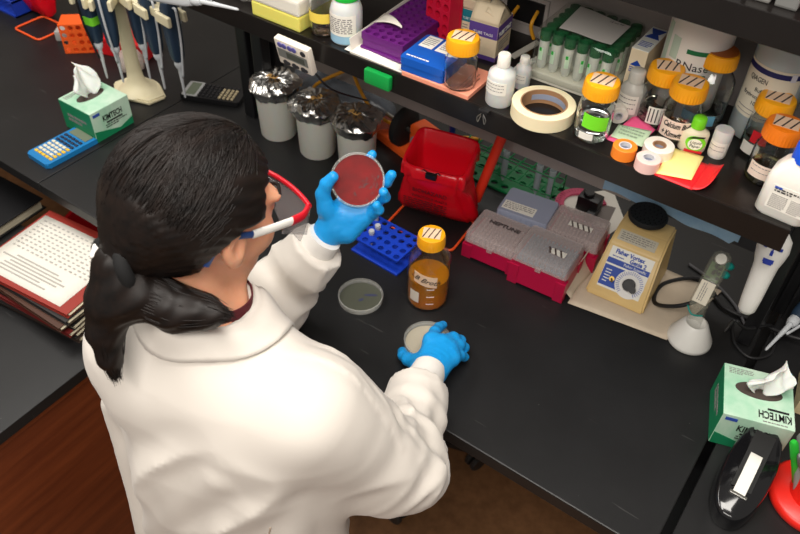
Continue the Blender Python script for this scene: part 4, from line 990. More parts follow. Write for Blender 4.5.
# --- the small square-shouldered 100 ml bottles
media_bottle('media_bottle', 'clear bottle with yellow cap beside the blue plastic box', (-0.5575, 0.2955, S + 0.0082), 0.0275, 0.052, rz=0.3)
def green_lab(t, R, Hs):
    bm = B(); patch(bm, R + 0.0006, -2.05, -0.6, Hs * 0.42, Hs * 0.80, tilt=-0.005); obj('label', bm, mat('neon_green_tape', (120, 226, 40), 0.6), t)
    bm = B(); patch(bm, R + 0.0006, -2.1, -1.3, Hs * 0.12, Hs * 0.30); l = obj('paper_label', bm, PAPER, t)
media_bottle('media_bottle', 'clear bottle with yellow cap and neon green label', (-0.325, 0.309, S), 0.0275, 0.062, liquid=WATER, level=0.6, rz=0.2, lbl=green_lab)
def crossed(t, R, Hs):
    bm = B(); patch(bm, R + 0.0006, -2.1, -1.2, Hs * 0.15, Hs * 0.62); l = obj('label', bm, PAPER, t)
    bm = B()
    for k in range(4): patch(bm, R + 0.001, -2.0 + 0.2 * k, -1.94 + 0.2 * k, Hs * 0.2, Hs * 0.58)
    obj('ink_strokes', bm, INK, l)
media_bottle('media_bottle', 'yellow capped bottle behind the one with handwriting', (-0.264, 0.408, S), 0.0275, 0.062, liquid=CLEARMED, level=0.5, rz=0.4, lbl=crossed)
media_bottle('media_bottle', 'yellow capped bottle with handwritten peach label', (-0.219, 0.384, S), 0.0290, 0.062, liquid=CLEARMED, level=0.3, rz=0.15, lbl=hand_label(['Calcium Buffer', '+ Kimwit Plate'], 0.0290, -1.42, 1.0, 0.014, 0.044))
# larger ribbed clear bottle with a plain amber cap
t = media_bottle('media_bottle', 'tall clear bottle with plain dark topped amber cap', (-0.204, 0.452, S), 0.034, 0.084, capm=CAPORANGE, striped=False, liquid=WATER, level=0.35)
bm = B(); cyl(bm, (0, 0, 0.1239), 0.0235, 0.0008, 40); obj('cap_top', bm, plastic('brown_amber', (170, 88, 24), 0.45), t)
bm = B(); patch(bm, 0.0346, -2.5, -0.7, 0.012, 0.030); obj('label', bm, mat('sky_label', (110, 172, 200), 0.6), t)
def red_lab(t, R, Hs):
    bm = B(); patch(bm, R + 0.0007, -2.1, -1.3, Hs * 0.45, Hs * 0.78); obj('label', bm, mat('red_tape', (206, 26, 40), 0.6), t)
    bm = B(); patch(bm, R + 0.0006, -2.5, -1.6, Hs * 0.10, Hs * 0.40); obj('paper_label', bm, PAPER, t)
media_bottle('media_bottle', 'yellow capped bottle with red tape, back right on the shelf', (-0.104, 0.428, S), 0.0275, 0.060, liquid=WATER, level=0.5, rz=0.1, lbl=red_lab)
media_bottle('media_bottle', 'orange capped bottle beside the white bottle with blue cap', (-0.075, 0.366, S), 0.0285, 0.060, capm=ORCAP, liquid=mat('olive_medium', (186, 176, 120), 0.0, trans=1.0, ior=1.33), level=0.4, rz=0.1, lbl=paper_label(0.0285, -1.75, 0.75, 0.014, 0.036, 2, mat('label_peach', (238, 216, 200), 0.7)))
media_bottle('media_bottle', 'orange capped bottle with yellow label beside the white capped tip box', (-0.853, 0.305, S), 0.0245, 0.066, capm=ORCAP, striped=False, capR=0.023, liquid=mat('rosy_medium', (236, 196, 176), 0.0, trans=1.0, ior=1.33), level=0.3, lbl=paper_label(0.0245, -1.6, 1.2, 0.028, 0.046, 0, mat('yellow_label', (232, 206, 84), 0.6)))
# plastic bottles
def plastic_bottle(name, label, loc, R, H, m, capm, capR, capH, lbl=None, liquid=None, rz=0, sh=0.75, spout=False, sx=1.0, sy=1.0):
    t = thing(name, label, 'bottle', loc, rz)
    bm = B(); lathe(bm, [(0, 0), (R * 0.93, 0), (R, 0.003), (R, H * sh), (R * 0.92, H * (sh + 0.10)), (capR * 0.95, H * 0.97), (capR * 0.85, H), (0, H)], 40, sx=sx, sy=sy); obj('body', bm, m, t, 50)
    bm = B()
    if spout: lathe(bm, [(capR * 1.0, H), (capR * 1.0, H + capH * 0.3), (capR * 0.95, H + capH * 0.9), (capR * 0.8, H + capH), (0, H + capH)], 28, ripple=lambda k, i: 1 + (0.02 if i % 2 else 0))
    else: lathe(bm, [(capR, H - 0.001), (capR, H + capH * 0.9), (capR * 0.92, H + capH), (0, H + capH)], 48, ripple=lambda k, i: 1 + (0.025 if i % 2 and k < 2 else 0))
    obj('cap', bm, capm, t, 50)
    if liquid:
        bm = B(); lathe(bm, [(R + 0.0003, 0.003), (R + 0.0003, H * sh * 0.36)], 40, cap0=False, cap1=False, sx=sx, sy=sy); obj('liquid', bm, liquid, t, 50)
    if lbl: lbl(t, R, H)
    return t
plastic_bottle('plastic_bottle', 'white labelled bottle with green cap next to the tray', (-0.806, 0.312, S), 0.0285, 0.078, HDPE, GREENCAP, 0.022, 0.016, paper_label(0.0285, -1.6, 1.3, 0.018, 0.056, 8), mat('pale_blue_fill', (150, 190, 214), 0.4))
plastic_bottle('dropper_bottle', 'frosted bottle with white cap left of the masking tape', (-0.485, 0.302, S), 0.0225, 0.066, HDPE, HDPEO, 0.0105, 0.020, paper_label(0.0225, -1.6, 0.9, 0.024, 0.046, 3), spout=True)
plastic_bottle('dropper_bottle', 'smaller frosted bottle behind the masking tape roll', (-0.479, 0.366, S), 0.0135, 0.044, HDPE, HDPEO, 0.008, 0.012, paper_label(0.0135, -1.6, 0.9, 0.012, 0.028, 2), spout=True)
plastic_bottle('dropper_bottle', 'grey white dropper bottle between two yellow capped bottles', (-0.303, 0.399, S), 0.0205, 0.060, mat('grey_hdpe', (186, 184, 176), 0.4), mat('grey_hdpe', (186, 184, 176), 0.4), 0.0125, 0.020, paper_label(0.0205, -1.6, 0.85, 0.012, 0.044, 3), spout=True)
plastic_bottle('vial', 'small white capped vial right of the lime capped glue', (-0.150, 0.379, S), 0.0135, 0.030, HDPEO, HDPE, 0.0135, 0.016, paper_label(0.0135, -1.6, 1.0, 0.006, 0.026, 2), sh=0.92)
# correction-glue bottle: flattened body, lime cap, leaf label
t = plastic_bottle('glue_bottle', 'white glue bottle with lime green cap and leaf label', (-0.187, 0.370, S), 0.0205, 0.040, mat('ivory_plastic', (232, 222, 192), 0.45), LIMECAP, 0.0105, 0.017, spout=True, sx=1.0, sy=0.62, rz=0.28)
FG = frame((0.003, -0.0134, 0.018), (1, 0, 0), (0, 0.04, 1))
bm = B(); prism(bm, [(0.014 * math.cos(a) + 0.002 * math.sin(a * 2), 0.013 * math.sin(a)) for a in [2 * PI * k / 24 for k in range(24)]], 0, 0.0012, M=FG); obj('leaf_label', bm, LIMECAP, t)
bm = B(); prism(bm, [(0.0105 * math.cos(a), 0.009 * math.sin(a)) for a in [2 * PI * k / 24 for k in range(24)]], 0.0012, 0.0018, M=FG); obj('white_label', bm, CARTONW, t)
for k, s in enumerate(('Liquid', 'Paper')): text('lettering', s, 0.0068, FG @ xf((0, 0.003 - 0.006 * k, 0.0020)), INK, t, shear=0.2)
bm = B(); box(bm, (0, -0.0125, 0.0008), (0.026, 0.004, 0.0012), M=FG); obj('red_band', bm, mat('red_tape', (206, 26, 40), 0.6), t)
bm = B(); prism(bm, [(-0.012, 0.008), (0.010, 0.012), (0.012, 0.015), (-0.006, 0.012)], 0.0013, 0.0019, M=FG); obj('dark_leaf', bm, INK, t)
# white jug and the big buffer bottle at the back
def lettered(R, a, items, par):
    for s, z, size, m, wd in items: text('lettering', s, size, (a, z), m, par, cylR=R, wid=wd)
t = thing('wipe_canister', 'large white canister with green bar behind the yellow caps', 'canister', (-0.245, 0.472, S), 0.0)
bm = B(); lathe(bm, [(0, 0), (0.046, 0), (0.049, 0.004), (0.049, 0.165), (0.047, 0.17), (0.047, 0.19), (0.0, 0.19)], 48); obj('body', bm, HDPEO, t, 40)
gm = mat('dark_green_print', (20, 112, 66), 0.6)
bm = B(); patch(bm, 0.0494, -1.62, -0.9, 0.116, 0.123); obj('green_bar', bm, gm, t)
lettered(0.0494, -1.35, [('RNase', 0.096, 0.018, mat('dark_grey_ink', (58, 50, 52), 0.6), 0.05), ('WIPES', 0.078, 0.018, gm, 0.05)], t)
bm = B(); patch(bm, 0.0494, -2.2, -1.9, 0.10, 0.135); patch(bm, 0.0494, -2.6, -2.35, 0.07, 0.15); obj('faint_print', bm, mat('faint_green', (190, 208, 190), 0.6), t)
t = plastic_bottle('buffer_bottle', 'large translucent buffer bottle with navy striped label', (-0.122, 0.481, S), 0.0425, 0.165, mat('translucent_hdpe', (190, 200, 200), 0.35, alpha=0.9, sub=0.3), HDPEO, 0.022, 0.018, sh=0.86)
bm = B(); patch(bm, 0.0430, -2.75, -0.62, 0.040, 0.126, n=24); l = obj('label', bm, mat('label_ivory', (222, 214, 194), 0.5), t)
nv = mat('navy_print', (26, 32, 92), 0.5)
bm = B(); patch(bm, 0.0436, -2.75, -0.62, 0.114, 0.122, n=24); obj('navy_stripe', bm, nv, l)
bm = B(); patch(bm, 0.0440, -1.02, -0.84, 0.112, 0.124, n=4); obj('stripe_badge', bm, mat('badge_pale', (206, 206, 216), 0.6), l)
lettered(0.0434, -2.02, [('QIAGEN', 0.103, 0.0115, mat('dark_grey_ink', (58, 50, 52), 0.6), 0.030)], l)
lettered(0.0434, -1.66, [('Buffer EL', 0.087, 0.0085, INK, 0.030), ('Erythrocyte lysis buffer', 0.076, 0.0085, INK, 0.066), ('1000 ml', 0.065, 0.0085, INK, 0.027)], l)
bm = B(); patch(bm, 0.0433, -2.5, -1.1, 0.0525, 0.0535, n=16); patch(bm, 0.0433, -2.5, -1.1, 0.0455, 0.0463, n=16); obj('rule_lines', bm, GREYINK, l)
# white bottle with blue cap at the shelf end
t = thing('reagent_bottle', 'white rectangular bottle with blue cap at the shelf\'s right end', 'bottle', (-0.030, 0.304, S), -0.05)
bm = B(); loft(bm, [[(x, y, z) for x, y in rrect(w_, d_, min(w_, d_) * 0.28, 5)] for z, w_, d_ in ((0, 0.064, 0.042), (0.004, 0.070, 0.046), (0.055, 0.070, 0.046), (0.066, 0.066, 0.044), (0.080, 0.050, 0.038), (0.088, 0.034, 0.033), (0.095, 0.030, 0.030))]); obj('body', bm, HDPEO, t, 60)
bm = B(); lathe(bm, [(0.0185, 0.088), (0.0185, 0.112), (0.017, 0.115), (0, 0.115)], 48, ripple=lambda k, i: 1 + (0.02 if i % 2 and k < 2 else 0)); obj('cap', bm, plastic('royal_blue_cap', (20, 84, 214), 0.35), t, 40)
FW = frame((0.004, -0.0232, 0.034), (1, 0, 0), (0, 0, 1))
bm = B(); box(bm, (0, 0, 0), (0.052, 0.038, 0.0006), M=FW); l = obj('label', bm, PAPER, t)
bm = B(); scribble(bm, FW @ xf((-0.012, -0.006, 0.0005)), 0.022, 0.022, 8, 2); scribble(bm, FW @ xf((0.014, -0.006, 0.0005)), 0.022, 0.022, 8, 4); obj('print', bm, GREYINK, l)
bm = B(); scribble(bm, FW @ xf((0, 0.012, 0.0005)), 0.044, 0.007, 2, 7, fill=1.3); obj('heading', bm, INK, l)
bm = B(); box(bm, (-0.018, 0.0155, 0.0006), (0.010, 0.003, 0.0005), M=FW); obj('blue_mark', bm, BLUEPRINT, l)
t = thing('reagent_box', 'dark blue box at the right edge behind the yellow capped bottle', 'box', (-0.032, 0.478, S), 0)
bm = B(); box(bm, (0, 0, 0.06), (0.05, 0.06, 0.12), 0.002); obj('carton', bm, mat('dark_blue_card', (22, 40, 88), 0.5), t)
bm = B(); scribble(bm, frame((0, -0.0303, 0.095), (1, 0, 0), (0, 0, 1)), 0.036, 0.012, 1, 3, fill=1.4); obj('print', bm, CARTONW, t)

# --- tape rolls
def roll(label, loc, R, r, h, m, core, wind=True, rz=0, name='tape_roll', inner=True):
    t = thing(name, label, 'tape roll', loc, rz)
    bm = B(); e = 0.0008
    lathe(bm, [(r, 0), (R - e, 0), (R, e), (R, h - e), (R - e, h), (r, h), (r, 0)], 64, cap0=False, cap1=False); obj('tape', bm, m, t, 40)
    bm = B(); lathe(bm, [(r - 0.0002, 0.0004), (r - 0.0002, h + 0.0004), (r - 0.0022, h + 0.0004), (r - 0.0022, 0.0004), (r - 0.0002, 0.0004)], 48, cap0=False, cap1=False); c = obj('core', bm, core, t, 40)
    if inner:
        bm = B(); patch(bm, r - 0.0024, 0.5, 2.6, h * 0.3, h * 0.7, 0.0003, 20); obj('core_print', bm, mat('core_print', (150, 158, 178), 0.6), c)
    return t
CORE = mat('brown_card_core', (164, 124, 88), 0.8); COREW = mat('pale_core', (206, 204, 208), 0.5)
MASK = mat('masking_tape', (240, 226, 188), 0.65, sub=0.1)
roll('large cream masking tape roll lying flat on the shelf', (-0.410, 0.310, S), 0.0505, 0.0375, 0.024, MASK, CORE)
roll('small orange tape roll at the shelf edge', (-0.262, 0.2885, S), 0.0180, 0.0098, 0.019, mat('orange_tape', (244, 134, 40), 0.5), COREW)
WT = mat('white_label_tape', (236, 230, 218), 0.5)
roll('white tape roll with brown core behind the pink roll', (-0.222, 0.322, S), 0.0225, 0.0105, 0.019, WT, CORE)
roll('small pale pink tape roll at the shelf edge', (-0.222, 0.2815, S + 0.0002), 0.0180, 0.0098, 0.019, mat('pink_tape', (240, 200, 192), 0.5), COREW)
t = roll('small white tape roll standing behind the green labelled bottle', (-0.312, 0.376, S + 0.0145), 0.0145, 0.007, 0.016, WT, COREW, inner=False); t.rotation_euler = (PI / 2, 0, 0.5)
# --- notes
def note(name, label, pts, m, th=0.0008, lift=None, cat='note'):
    bm = B(); quad(bm, [(x, y, S + z) for x, y, z in pts], th, 8, lift); return tag(obj(name, bm, m, smooth=180), label, cat)
note('sticky_note', 'pink paper note under the pale green note', [(-0.300, 0.312, 0.001), (-0.254, 0.312, 0.001), (-0.246, 0.372, 0.004), (-0.288, 0.395, 0.008)], mat('pink_paper', (240, 92, 142), 0.7), 0.001, lambda u, v: 0.004 * u * v)
note('sticky_note', 'pale green note with faint writing on the pink note', [(-0.296, 0.318, 0.0045), (-0.246, 0.322, 0.0045), (-0.248, 0.362, 0.010), (-0.298, 0.352, 0.007)], mat('mint_paper', (196, 220, 186), 0.7), 0.001)
bm = B(); scribble(bm, frame((-0.272, 0.340, S + 0.0092), (1, 0.08, 0), (0, 1, 0.12)), 0.036, 0.022, 3, 4, th=0.0003)
tag(obj('pencil_notes', bm, mat('pencil_grey', (150, 170, 146), 0.8)), 'faint pencil lines written on the pale green note', 'writing')
note('red_folder', 'red paper sheet with a curled corner under the yellow note', [(-0.205, 0.272, 0.001), (-0.148, 0.272, 0.001), (-0.146, 0.345, 0.001), (-0.212, 0.345, 0.001)], mat('red_paper', (222, 28, 36), 0.5), 0.0012, cat='paper')
def curl(u, v): a = u * 1.6; q = math.sqrt(max(0.02, 1 - u * u * 0.95)); vv = 0.62 + (v - 0.62) * q; return (-0.150 + 0.022 * math.sin(a), 0.273 + 0.075 * vv, S + 0.0018 + 0.020 * (1 - math.cos(a)))
bm = B(); sheet(bm, curl, 10, 8, 0.0012); o = obj('curled_corner', bm, mat('red_paper', (222, 28, 36), 0.5), bpy.data.objects['red_folder'], 180)
note('sticky_note', 'pale yellow note lying on the red paper at the shelf edge', [(-0.204, 0.275, 0.0026), (-0.156, 0.289, 0.0026), (-0.162, 0.358, 0.003), (-0.210, 0.350, 0.003)], mat('yellow_paper', (246, 228, 146), 0.7), 0.001, lambda u, v: 0.002 * u * (1 - v))

# --- shrink-wrapped block of green-capped tubes, tray and cover sheet
PET = clear('tube_clear', (244, 246, 238), 0.15, 0.55); GTOP = clear('green_tube_cap', (40, 104, 64), 0.25, 0.8)
t0 = thing('tube_tray', 'white foam tray under the wrapped green capped tubes', 'tray', (-0.414, 0.464, S), 0.02)
bm = B(); box(bm, (0, 0, 0.009), (0.144, 0.132, 0.018), 0.003); obj('tray', bm, mat('foam_white', (232, 228, 212), 0.7), t0)
tb = thing('capped_tube', 'clear tube with green cap standing in the wrapped block', 'tube', (0, 0, S + 0.0185), group='green capped tubes in the wrapped block')
bm = B(); lathe(bm, [(0.0, 0), (0.006, 0.001), (0.0085, 0.008), (0.0088, 0.052), (0.0078, 0.052), (0.0075, 0.008), (0, 0.003)], 16); obj('tube_wall', bm, PET, tb, 50)
bm = B(); lathe(bm, [(0.0092, 0.052), (0.0096, 0.054), (0.0094, 0.068), (0.0078, 0.068), (0.0074, 0.058), (0, 0.058)], 18, ripple=lambda k, i: 1 + (0.03 if i % 2 and k < 3 else 0)); obj('cap', bm, GTOP, tb, 50)
bm = B(); patch(bm, 0.0090, -2.0, -1.2, 0.018, 0.040, n=4); obj('label', bm, mat('green_white_label', (206, 232, 206), 0.6), tb)
bm = B(); patch(bm, 0.0092, -1.95, -1.5, 0.034, 0.040, n=3); obj('label_stripe', bm, GREENCAP, tb)
first = True
ORD = ['first', 'second', 'third', 'fourth', 'fifth', 'sixth']; ROW = ['front', 'second', 'third', 'fourth', 'fifth', 'back']
for j in range(6):
    for i in range(6):
        p = (-0.414 + (i - 2.5) * 0.0222, 0.464 + (j - 2.5) * 0.0212, S + 0.0185)
        lab = f'green capped tube, {ORD[i]} from the left in the {ROW[j]} row of the wrapped block'
        if first: tb.location = p; tb['label'] = lab; first = False
        else: dup(tb, p, rz=(i * 37 + j * 61) % 7 * 0.25 - 0.6, label=lab)
WRAP = thin_glass('shrink_film', (250, 252, 250), base=0.04)
bm = B(); rg = []
for z, s, dx in ((0.006, 1.05, 0), (0.03, 1.03, 0), (0.07, 1.02, 0), (0.089, 1.0, 0), (0.0915, 0.93, 0), (0.0912, 0.3, 0)):
    rg.append([(x * (1 + 0.012 * math.sin(40 * x + 90 * z)), y * (1 + 0.012 * math.sin(50 * y + 70 * z)), z + 0.001 * math.sin(60 * x + 30 * y)) for x, y in rrect(0.142 * s, 0.130 * s, 0.016, 5)])
loft(bm, rg); o = obj('shrink_wrap', bm, WRAP, smooth=180); o.location = (-0.414, 0.464, S); o.rotation_euler = (0, 0, 0.02); tag(o, 'clear shrink wrap around the block of green capped tubes', 'plastic wrap')
bm = B(); quad(bm, [(-0.452, 0.418, S + 0.0928), (-0.362, 0.420, S + 0.0928), (-0.362, 0.496, S + 0.0928), (-0.458, 0.508, S + 0.0928)], 0.0006, 6, lambda u, v: 0.001 * math.sin(6 * u)); o = obj('cover_sheet', bm, mat('grey_paper', (196, 192, 186), 0.8)); tag(o, 'grey white sheet on top of the wrapped tubes', 'paper')
text('lettering', '15 ml PP', 0.007, frame((-0.383, 0.487, S + 0.0945), (1, 0, 0), (0, 1, 0)), GREYINK, o)
# --- sealing-film carton and the salmon box behind
t = thing('film_carton', 'narrow white and cream carton with blue hourglass print', 'carton', (-0.320, 0.480, S), 0.0)
bm = B(); box(bm, (0, 0, 0.045), (0.028, 0.088, 0.09), 0.001); obj('carton', bm, mat('cream_card2', (232, 214, 182), 0.55), t)
bm = B(); box(bm, (0, 0, 0.0905), (0.0275, 0.086, 0.001)); obj('white_top', bm, CARTONW, t)
nb = mat('panel_blue', (24, 66, 160), 0.5)
FT = frame((0, 0.018, 0.0912), (1, 0, 0), (0, 1, 0))
bm = B(); prism(bm, [(-0.012, 0.018), (-0.006, 0.002), (-0.004, 0), (-0.006, -0.003), (-0.012, -0.016), (0.012, -0.016), (0.006, -0.003), (0.004, 0), (0.006, 0.002), (0.012, 0.018)], 0, 0.0006, M=FT); obj('hourglass_print', bm, nb, t)
FF = frame((0, -0.0444, 0.06), (1, 0, 0), (0, 0, 1))
bm = B(); prism(bm, [(-0.010, 0.003), (0.0, 0.013), (0.010, 0.003)], 0, 0.0006, M=FF); scribble(bm, FF @ xf((0, -0.004, 0)), 0.020, 0.010, 3, 4, th=0.0006, fill=1.2); obj('print', bm, nb, t)
bm = B(); scribble(bm, frame((0, -0.022, 0.0912), (1, 0, 0), (0, 1, 0)), 0.02, 0.02, 4, 8, th=0.0006); obj('top_print', bm, nb, t)
bm = B(); box(bm, (-0.335, 0.508, S + 0.0405), (0.05, 0.03, 0.081), 0.001)
bm2 = B(); box(bm2, (-0.372, 0.5415 - 0.021, S + 0.108), (0.001, 0.001, 0.001)); bm2.free()
bm.free()
bm = B(); box(bm, (-0.275, 0.523, S + 0.060), (0.020, 0.010, 0.12), 0.001); tag(obj('salmon_card', bm, mat('salmon_card', (206, 120, 84), 0.6)), 'salmon card standing against the panel behind the carton', 'card')

# --- left half of the shelf
t = thing('tip_box', 'clear lidded tip box with yellow base at the left of the shelf', 'tip box', (-0.942, 0.330, S), 0.0)
bm = B(); box(bm, (0, 0, 0.014), (0.116, 0.112, 0.028), 0.003); obj('base', bm, plastic('lemon_plastic', (222, 214, 106), 0.4, sub=0.2), t)
bm = B(); box(bm, (0, 0, 0.043), (0.117, 0.113, 0.029), 0.005); obj('lid', bm, clear('milky_lid', (236, 232, 220), 0.3, 0.8), t)
bm = B(); box(bm, (0.034, -0.018, 0.0580), (0.003, 0.010, 0.0006)); box(bm, (0.046, -0.014, 0.0580), (0.002, 0.008, 0.0006)); obj('ink_marks', bm, INK, t)
bm = B(); lathe(bm, [(0, 0), (0.028, 0.0), (0.034, 0.006), (0.026, 0.014), (0, 0.018)], 28, ripple=lambda k, i: 1 + 0.10 * math.sin(i * 1.3 + k), sx=1.2); o = obj('glove_wad', bm, mat('pink_rubber', (232, 150, 138), 0.6), smooth=180); o.location = (-0.935, 0.372, S + 0.0585); tag(o, 'crumpled pink wad on the yellow based tip box', 'wad')
bm = B(); lathe(bm, [(0, 0), (0.035, 0.0), (0.05, 0.012), (0.04, 0.032), (0.015, 0.04), (0, 0.042)], 36, ripple=lambda k, i: 1 + 0.09 * math.sin(i * 1.9 + 2 * k), sx=1.05, sy=0.7); o = obj('plastic_bag', bm, clear('clear_bag', (196, 192, 188), 0.2, 0.45, bump=0.8, bscale=60), smooth=60); o.location = (-1.065, 0.325, S); tag(o, 'crumpled clear plastic bag left of the yellow based tip box', 'bag')
pipette('pipette', 'pale grey pipette tip lying over the shelf\'s left end', (-1.015, 0.255, S + 0.012), GREYTIP, rot=(math.radians(4), math.radians(-92), 0.10))
# open cardboard tray with its torn flap
WCARD = mat('white_card', (232, 226, 214), 0.6)
t = thing('card_tray', 'open white cardboard tray holding the purple rack', 'tray', (-0.700, 0.395, S), 0.0)
bm = B(); box(bm, (0, 0, 0.001), (0.14, 0.24, 0.002)); sheet(bm, lambda u, v: (-0.068 - 0.004 * v, -0.118 + 0.236 * u, 0.002 + (0.024 + 0.012 * u) * v), 6, 2, 0.0012); obj('tray', bm, WCARD, t)
bm = B(); box(bm, (-0.0725, -0.098, 0.012), (0.0008, 0.03, 0.018)); obj('green_print', bm, mat('print_green', (120, 190, 96), 0.6), t)
bm = B(); scribble(bm, frame((-0.0700, 0.0, 0.016), (0, -1, 0), (0, 0, 1)), 0.12, 0.01, 2, 3, th=0.0006); obj('print', bm, GREYINK, t)
def flap(u, v): return (-0.068 + 0.066 * v, -0.055 + 0.034 * u * (1 - v) - 0.006 * v, 0.032 + 0.014 * math.sin(v * 2.0) + 0.004 * u)
bm = B(); sheet(bm, flap, 4, 8, 0.0012); obj('flap', bm, WCARD, t, 180)
PURPLE = plastic('purple_rack', (98, 28, 112), 0.4)
def well_rack(label, loc, rot, m, nx, ny, w, d, h):
    shade_m = mat('well_shade_dark', (34, 14, 34), 0.7)
    t = thing('microtube_rack', label, 'tube rack', loc, rot=rot)
    bm = B(); hole_plate(bm, w, d, h - 0.012, h, nx, ny, w / nx * 0.36); obj('top_plate', bm, m, t)
    bm = B(); box(bm, (0, 0, h - 0.0135), (w * 0.985, d * 0.99, 0.002)); obj('well_shade', bm, shade_m, t)  # dark sheet below the holes: their shade put into the colour
    bm = B(); loft(bm, [[(x, y, z) for x, y in rrect(w * s, d * s, 0.004, 2)] for z, s in ((0, 1.04), (0.004, 1.04), (0.004, 1.0), (h - 0.012, 0.995))], cap=False)
    box(bm, (0, 0, 0.001), (w * 1.02, d * 1.01, 0.002)); obj('skirt', bm, m, t)
    return t
well_rack('purple microtube rack lying in the white cardboard tray', (-0.720, 0.405, S + 0.0045), (0, 0, 0.02), PURPLE, 5, 13, 0.086, 0.215, 0.030)
bm = B(); quad(bm, [(-0.782, 0.275, S + 0.003), (-0.660, 0.273, S + 0.003), (-0.664, 0.312, S + 0.004), (-0.784, 0.312, S + 0.004)], 0.001, 8, lambda u, v: 0.0025 * math.sin(5 * u) * math.sin(3 * v)); tag(obj('paper_sheet', bm, PAPER, smooth=180), 'crumpled white paper sticking out under the purple rack', 'paper')
REDR = plastic('raspberry_rack', (206, 24, 56), 0.4)
well_rack('raspberry red rack standing on its side behind the blue box', (-0.672, 0.440, S + 0.047), (PI / 2, 0, -0.25), REDR, 3, 5, 0.060, 0.094, 0.030)
SALMON = mat('salmon_box', (236, 152, 124), 0.6)
t = thing('flat_box', 'flat salmon box under the blue plastic box', 'box', (-0.592, 0.316, S), 0.02)
bm = B(); box(bm, (0, 0, 0.004), (0.130, 0.088, 0.008), 0.001); obj('carton', bm, SALMON, t)
bm = B(); scribble(bm, frame((0.046, -0.005, 0.0083), (0, 1, 0), (-1, 0, 0)), 0.06, 0.020, 3, 4); obj('print', bm, mat('salmon_print', (150, 84, 66), 0.7), t)
t = thing('plastic_case', 'glossy blue plastic case with white labels on the salmon box', 'case', (-0.622, 0.319, S + 0.0085), 0.05)
CASEB = mat('case_blue', (28, 92, 190), 0.12, alpha=0.9, coat=0.3)
bm = B(); prism(bm, rrect(0.082, 0.090, 0.004), 0, 0.012, bev=0.001); obj('base', bm, CASEB, t)
bm = B(); prism(bm, rrect(0.084, 0.092, 0.005), 0.0125, 0.026, bev=0.0015); obj('lid', bm, CASEB, t)
for x, y, w_, h_ in ((-0.022, 0.022, 0.026, 0.040), (0.018, 0.024, 0.042, 0.044)):
    bm = B(); box(bm, (x, y, 0.0263), (w_, h_, 0.0005)); l = obj('label', bm, PAPER, t); bm = B(); scribble(bm, frame((x, y, 0.0267), (1, 0, 0), (0, 1, 0)), w_ * 0.8, h_ * 0.7, 5, 3); obj('print', bm, GREYINK, l)
bm = B(); scribble(bm, frame((-0.01, -0.035, 0.0264), (1, 0, 0), (0, 1, 0)), 0.05, 0.008, 1, 6); obj('print', bm, CARTONW, t)
CREAMC = mat('cream_card3', (226, 208, 176), 0.6); PURP = mat('carton_purple', (92, 64, 142), 0.55); TEALC = mat('carton_teal', (20, 118, 134), 0.55)
def open_carton(label, loc, rz, w, d, h, band, words, flaps):
    t = thing('carton', label, 'carton', loc, rz)
    bm = B(); th = 0.001
    for (c, s) in (((0, -d/2, h/2), (w, th, h)), ((0, d/2, h/2), (w, th, h)), ((-w/2, 0, h/2), (th, d, h)), ((w/2, 0, h/2), (th, d, h)), ((0, 0, th/2), (w, d, th))): box(bm, c, s)
    obj('carton', bm, CREAMC, t)
    z = h * 0.80
    for zc, zh in ((z, h * 0.36), (h * 0.06, h * 0.12)):
        bm = B(); box(bm, (0, -d/2 - 0.0006, zc), (w * 1.002, 0.0006, zh)); box(bm, (w/2 + 0.0006, 0, zc), (0.0006, d * 1.002, zh)); box(bm, (-w/2 - 0.0006, 0, zc), (0.0006, d * 1.002, zh))
        obj('colour_band', bm, band, t)
    text('lettering', words, h * 0.17, frame((w/2 + 0.0011, 0, z - h * 0.07), (0, 1, 0), (0, 0, 1)), CARTONW, t, wid=d * 0.86, bold=0.0004)
    text('lettering', words, h * 0.10, frame((0, -d/2 - 0.0011, z - h * 0.08), (1, 0, 0), (0, 0, 1)), CARTONW, t, wid=w * 0.7)
    bm = B(); scribble(bm, frame((w/2 + 0.0008, 0, h * 0.38), (0, 1, 0), (0, 0, 1)), d * 0.7, h * 0.3, 4, 5); scribble(bm, frame((-w * 0.2, -d/2 - 0.0008, h * 0.36), (1, 0, 0), (0, 0, 1)), w * 0.3, h * 0.4, 5, 8); obj('print', bm, GREYINK, t)
    for f in flaps:
        bm = B(); sheet(bm, f, 6, 6, 0.001); obj('flap', bm, CREAMC, t, 180)
    return t
w_, d_, h_ = 0.052, 0.060, 0.066
open_carton('open cream and purple carton on the shelf behind the yellow capped bottle', (-0.583, 0.432, S), 0.10, w_, d_, h_, PURP, 'TUBE TAGS',
    [lambda u, v: (-w_/2 + w_ * u, -d_/2 + 0.010 * v + 0.010 * v * v, h_ + 0.032 * v - 0.004 * v * v), lambda u, v: (w_/2 - w_ * v * 0.55, -d_/2 + d_ * (0.08 + 0.84 * u), h_ + 0.030 * math.sin(v * 1.6) * (0.6 + 0.3 * math.sin(u * 3)))])
w2, d2, h2 = 0.034, 0.05, 0.062
open_carton('open cream and teal carton beside the raspberry rack', (-0.632, 0.462, S), 0.10, w2, d2, h2, TEALC, 'TUBE TAGS',
    [lambda u, v: (-w2/2 - 0.02 * v + w2 * u * (1 + 0.9 * v), -d2/2 - 0.004 * v, h2 + 0.020 * v), lambda u, v: (-w2/2 + w2 * u, d2/2 - 0.02 * v, h2 + 0.02 * v)])
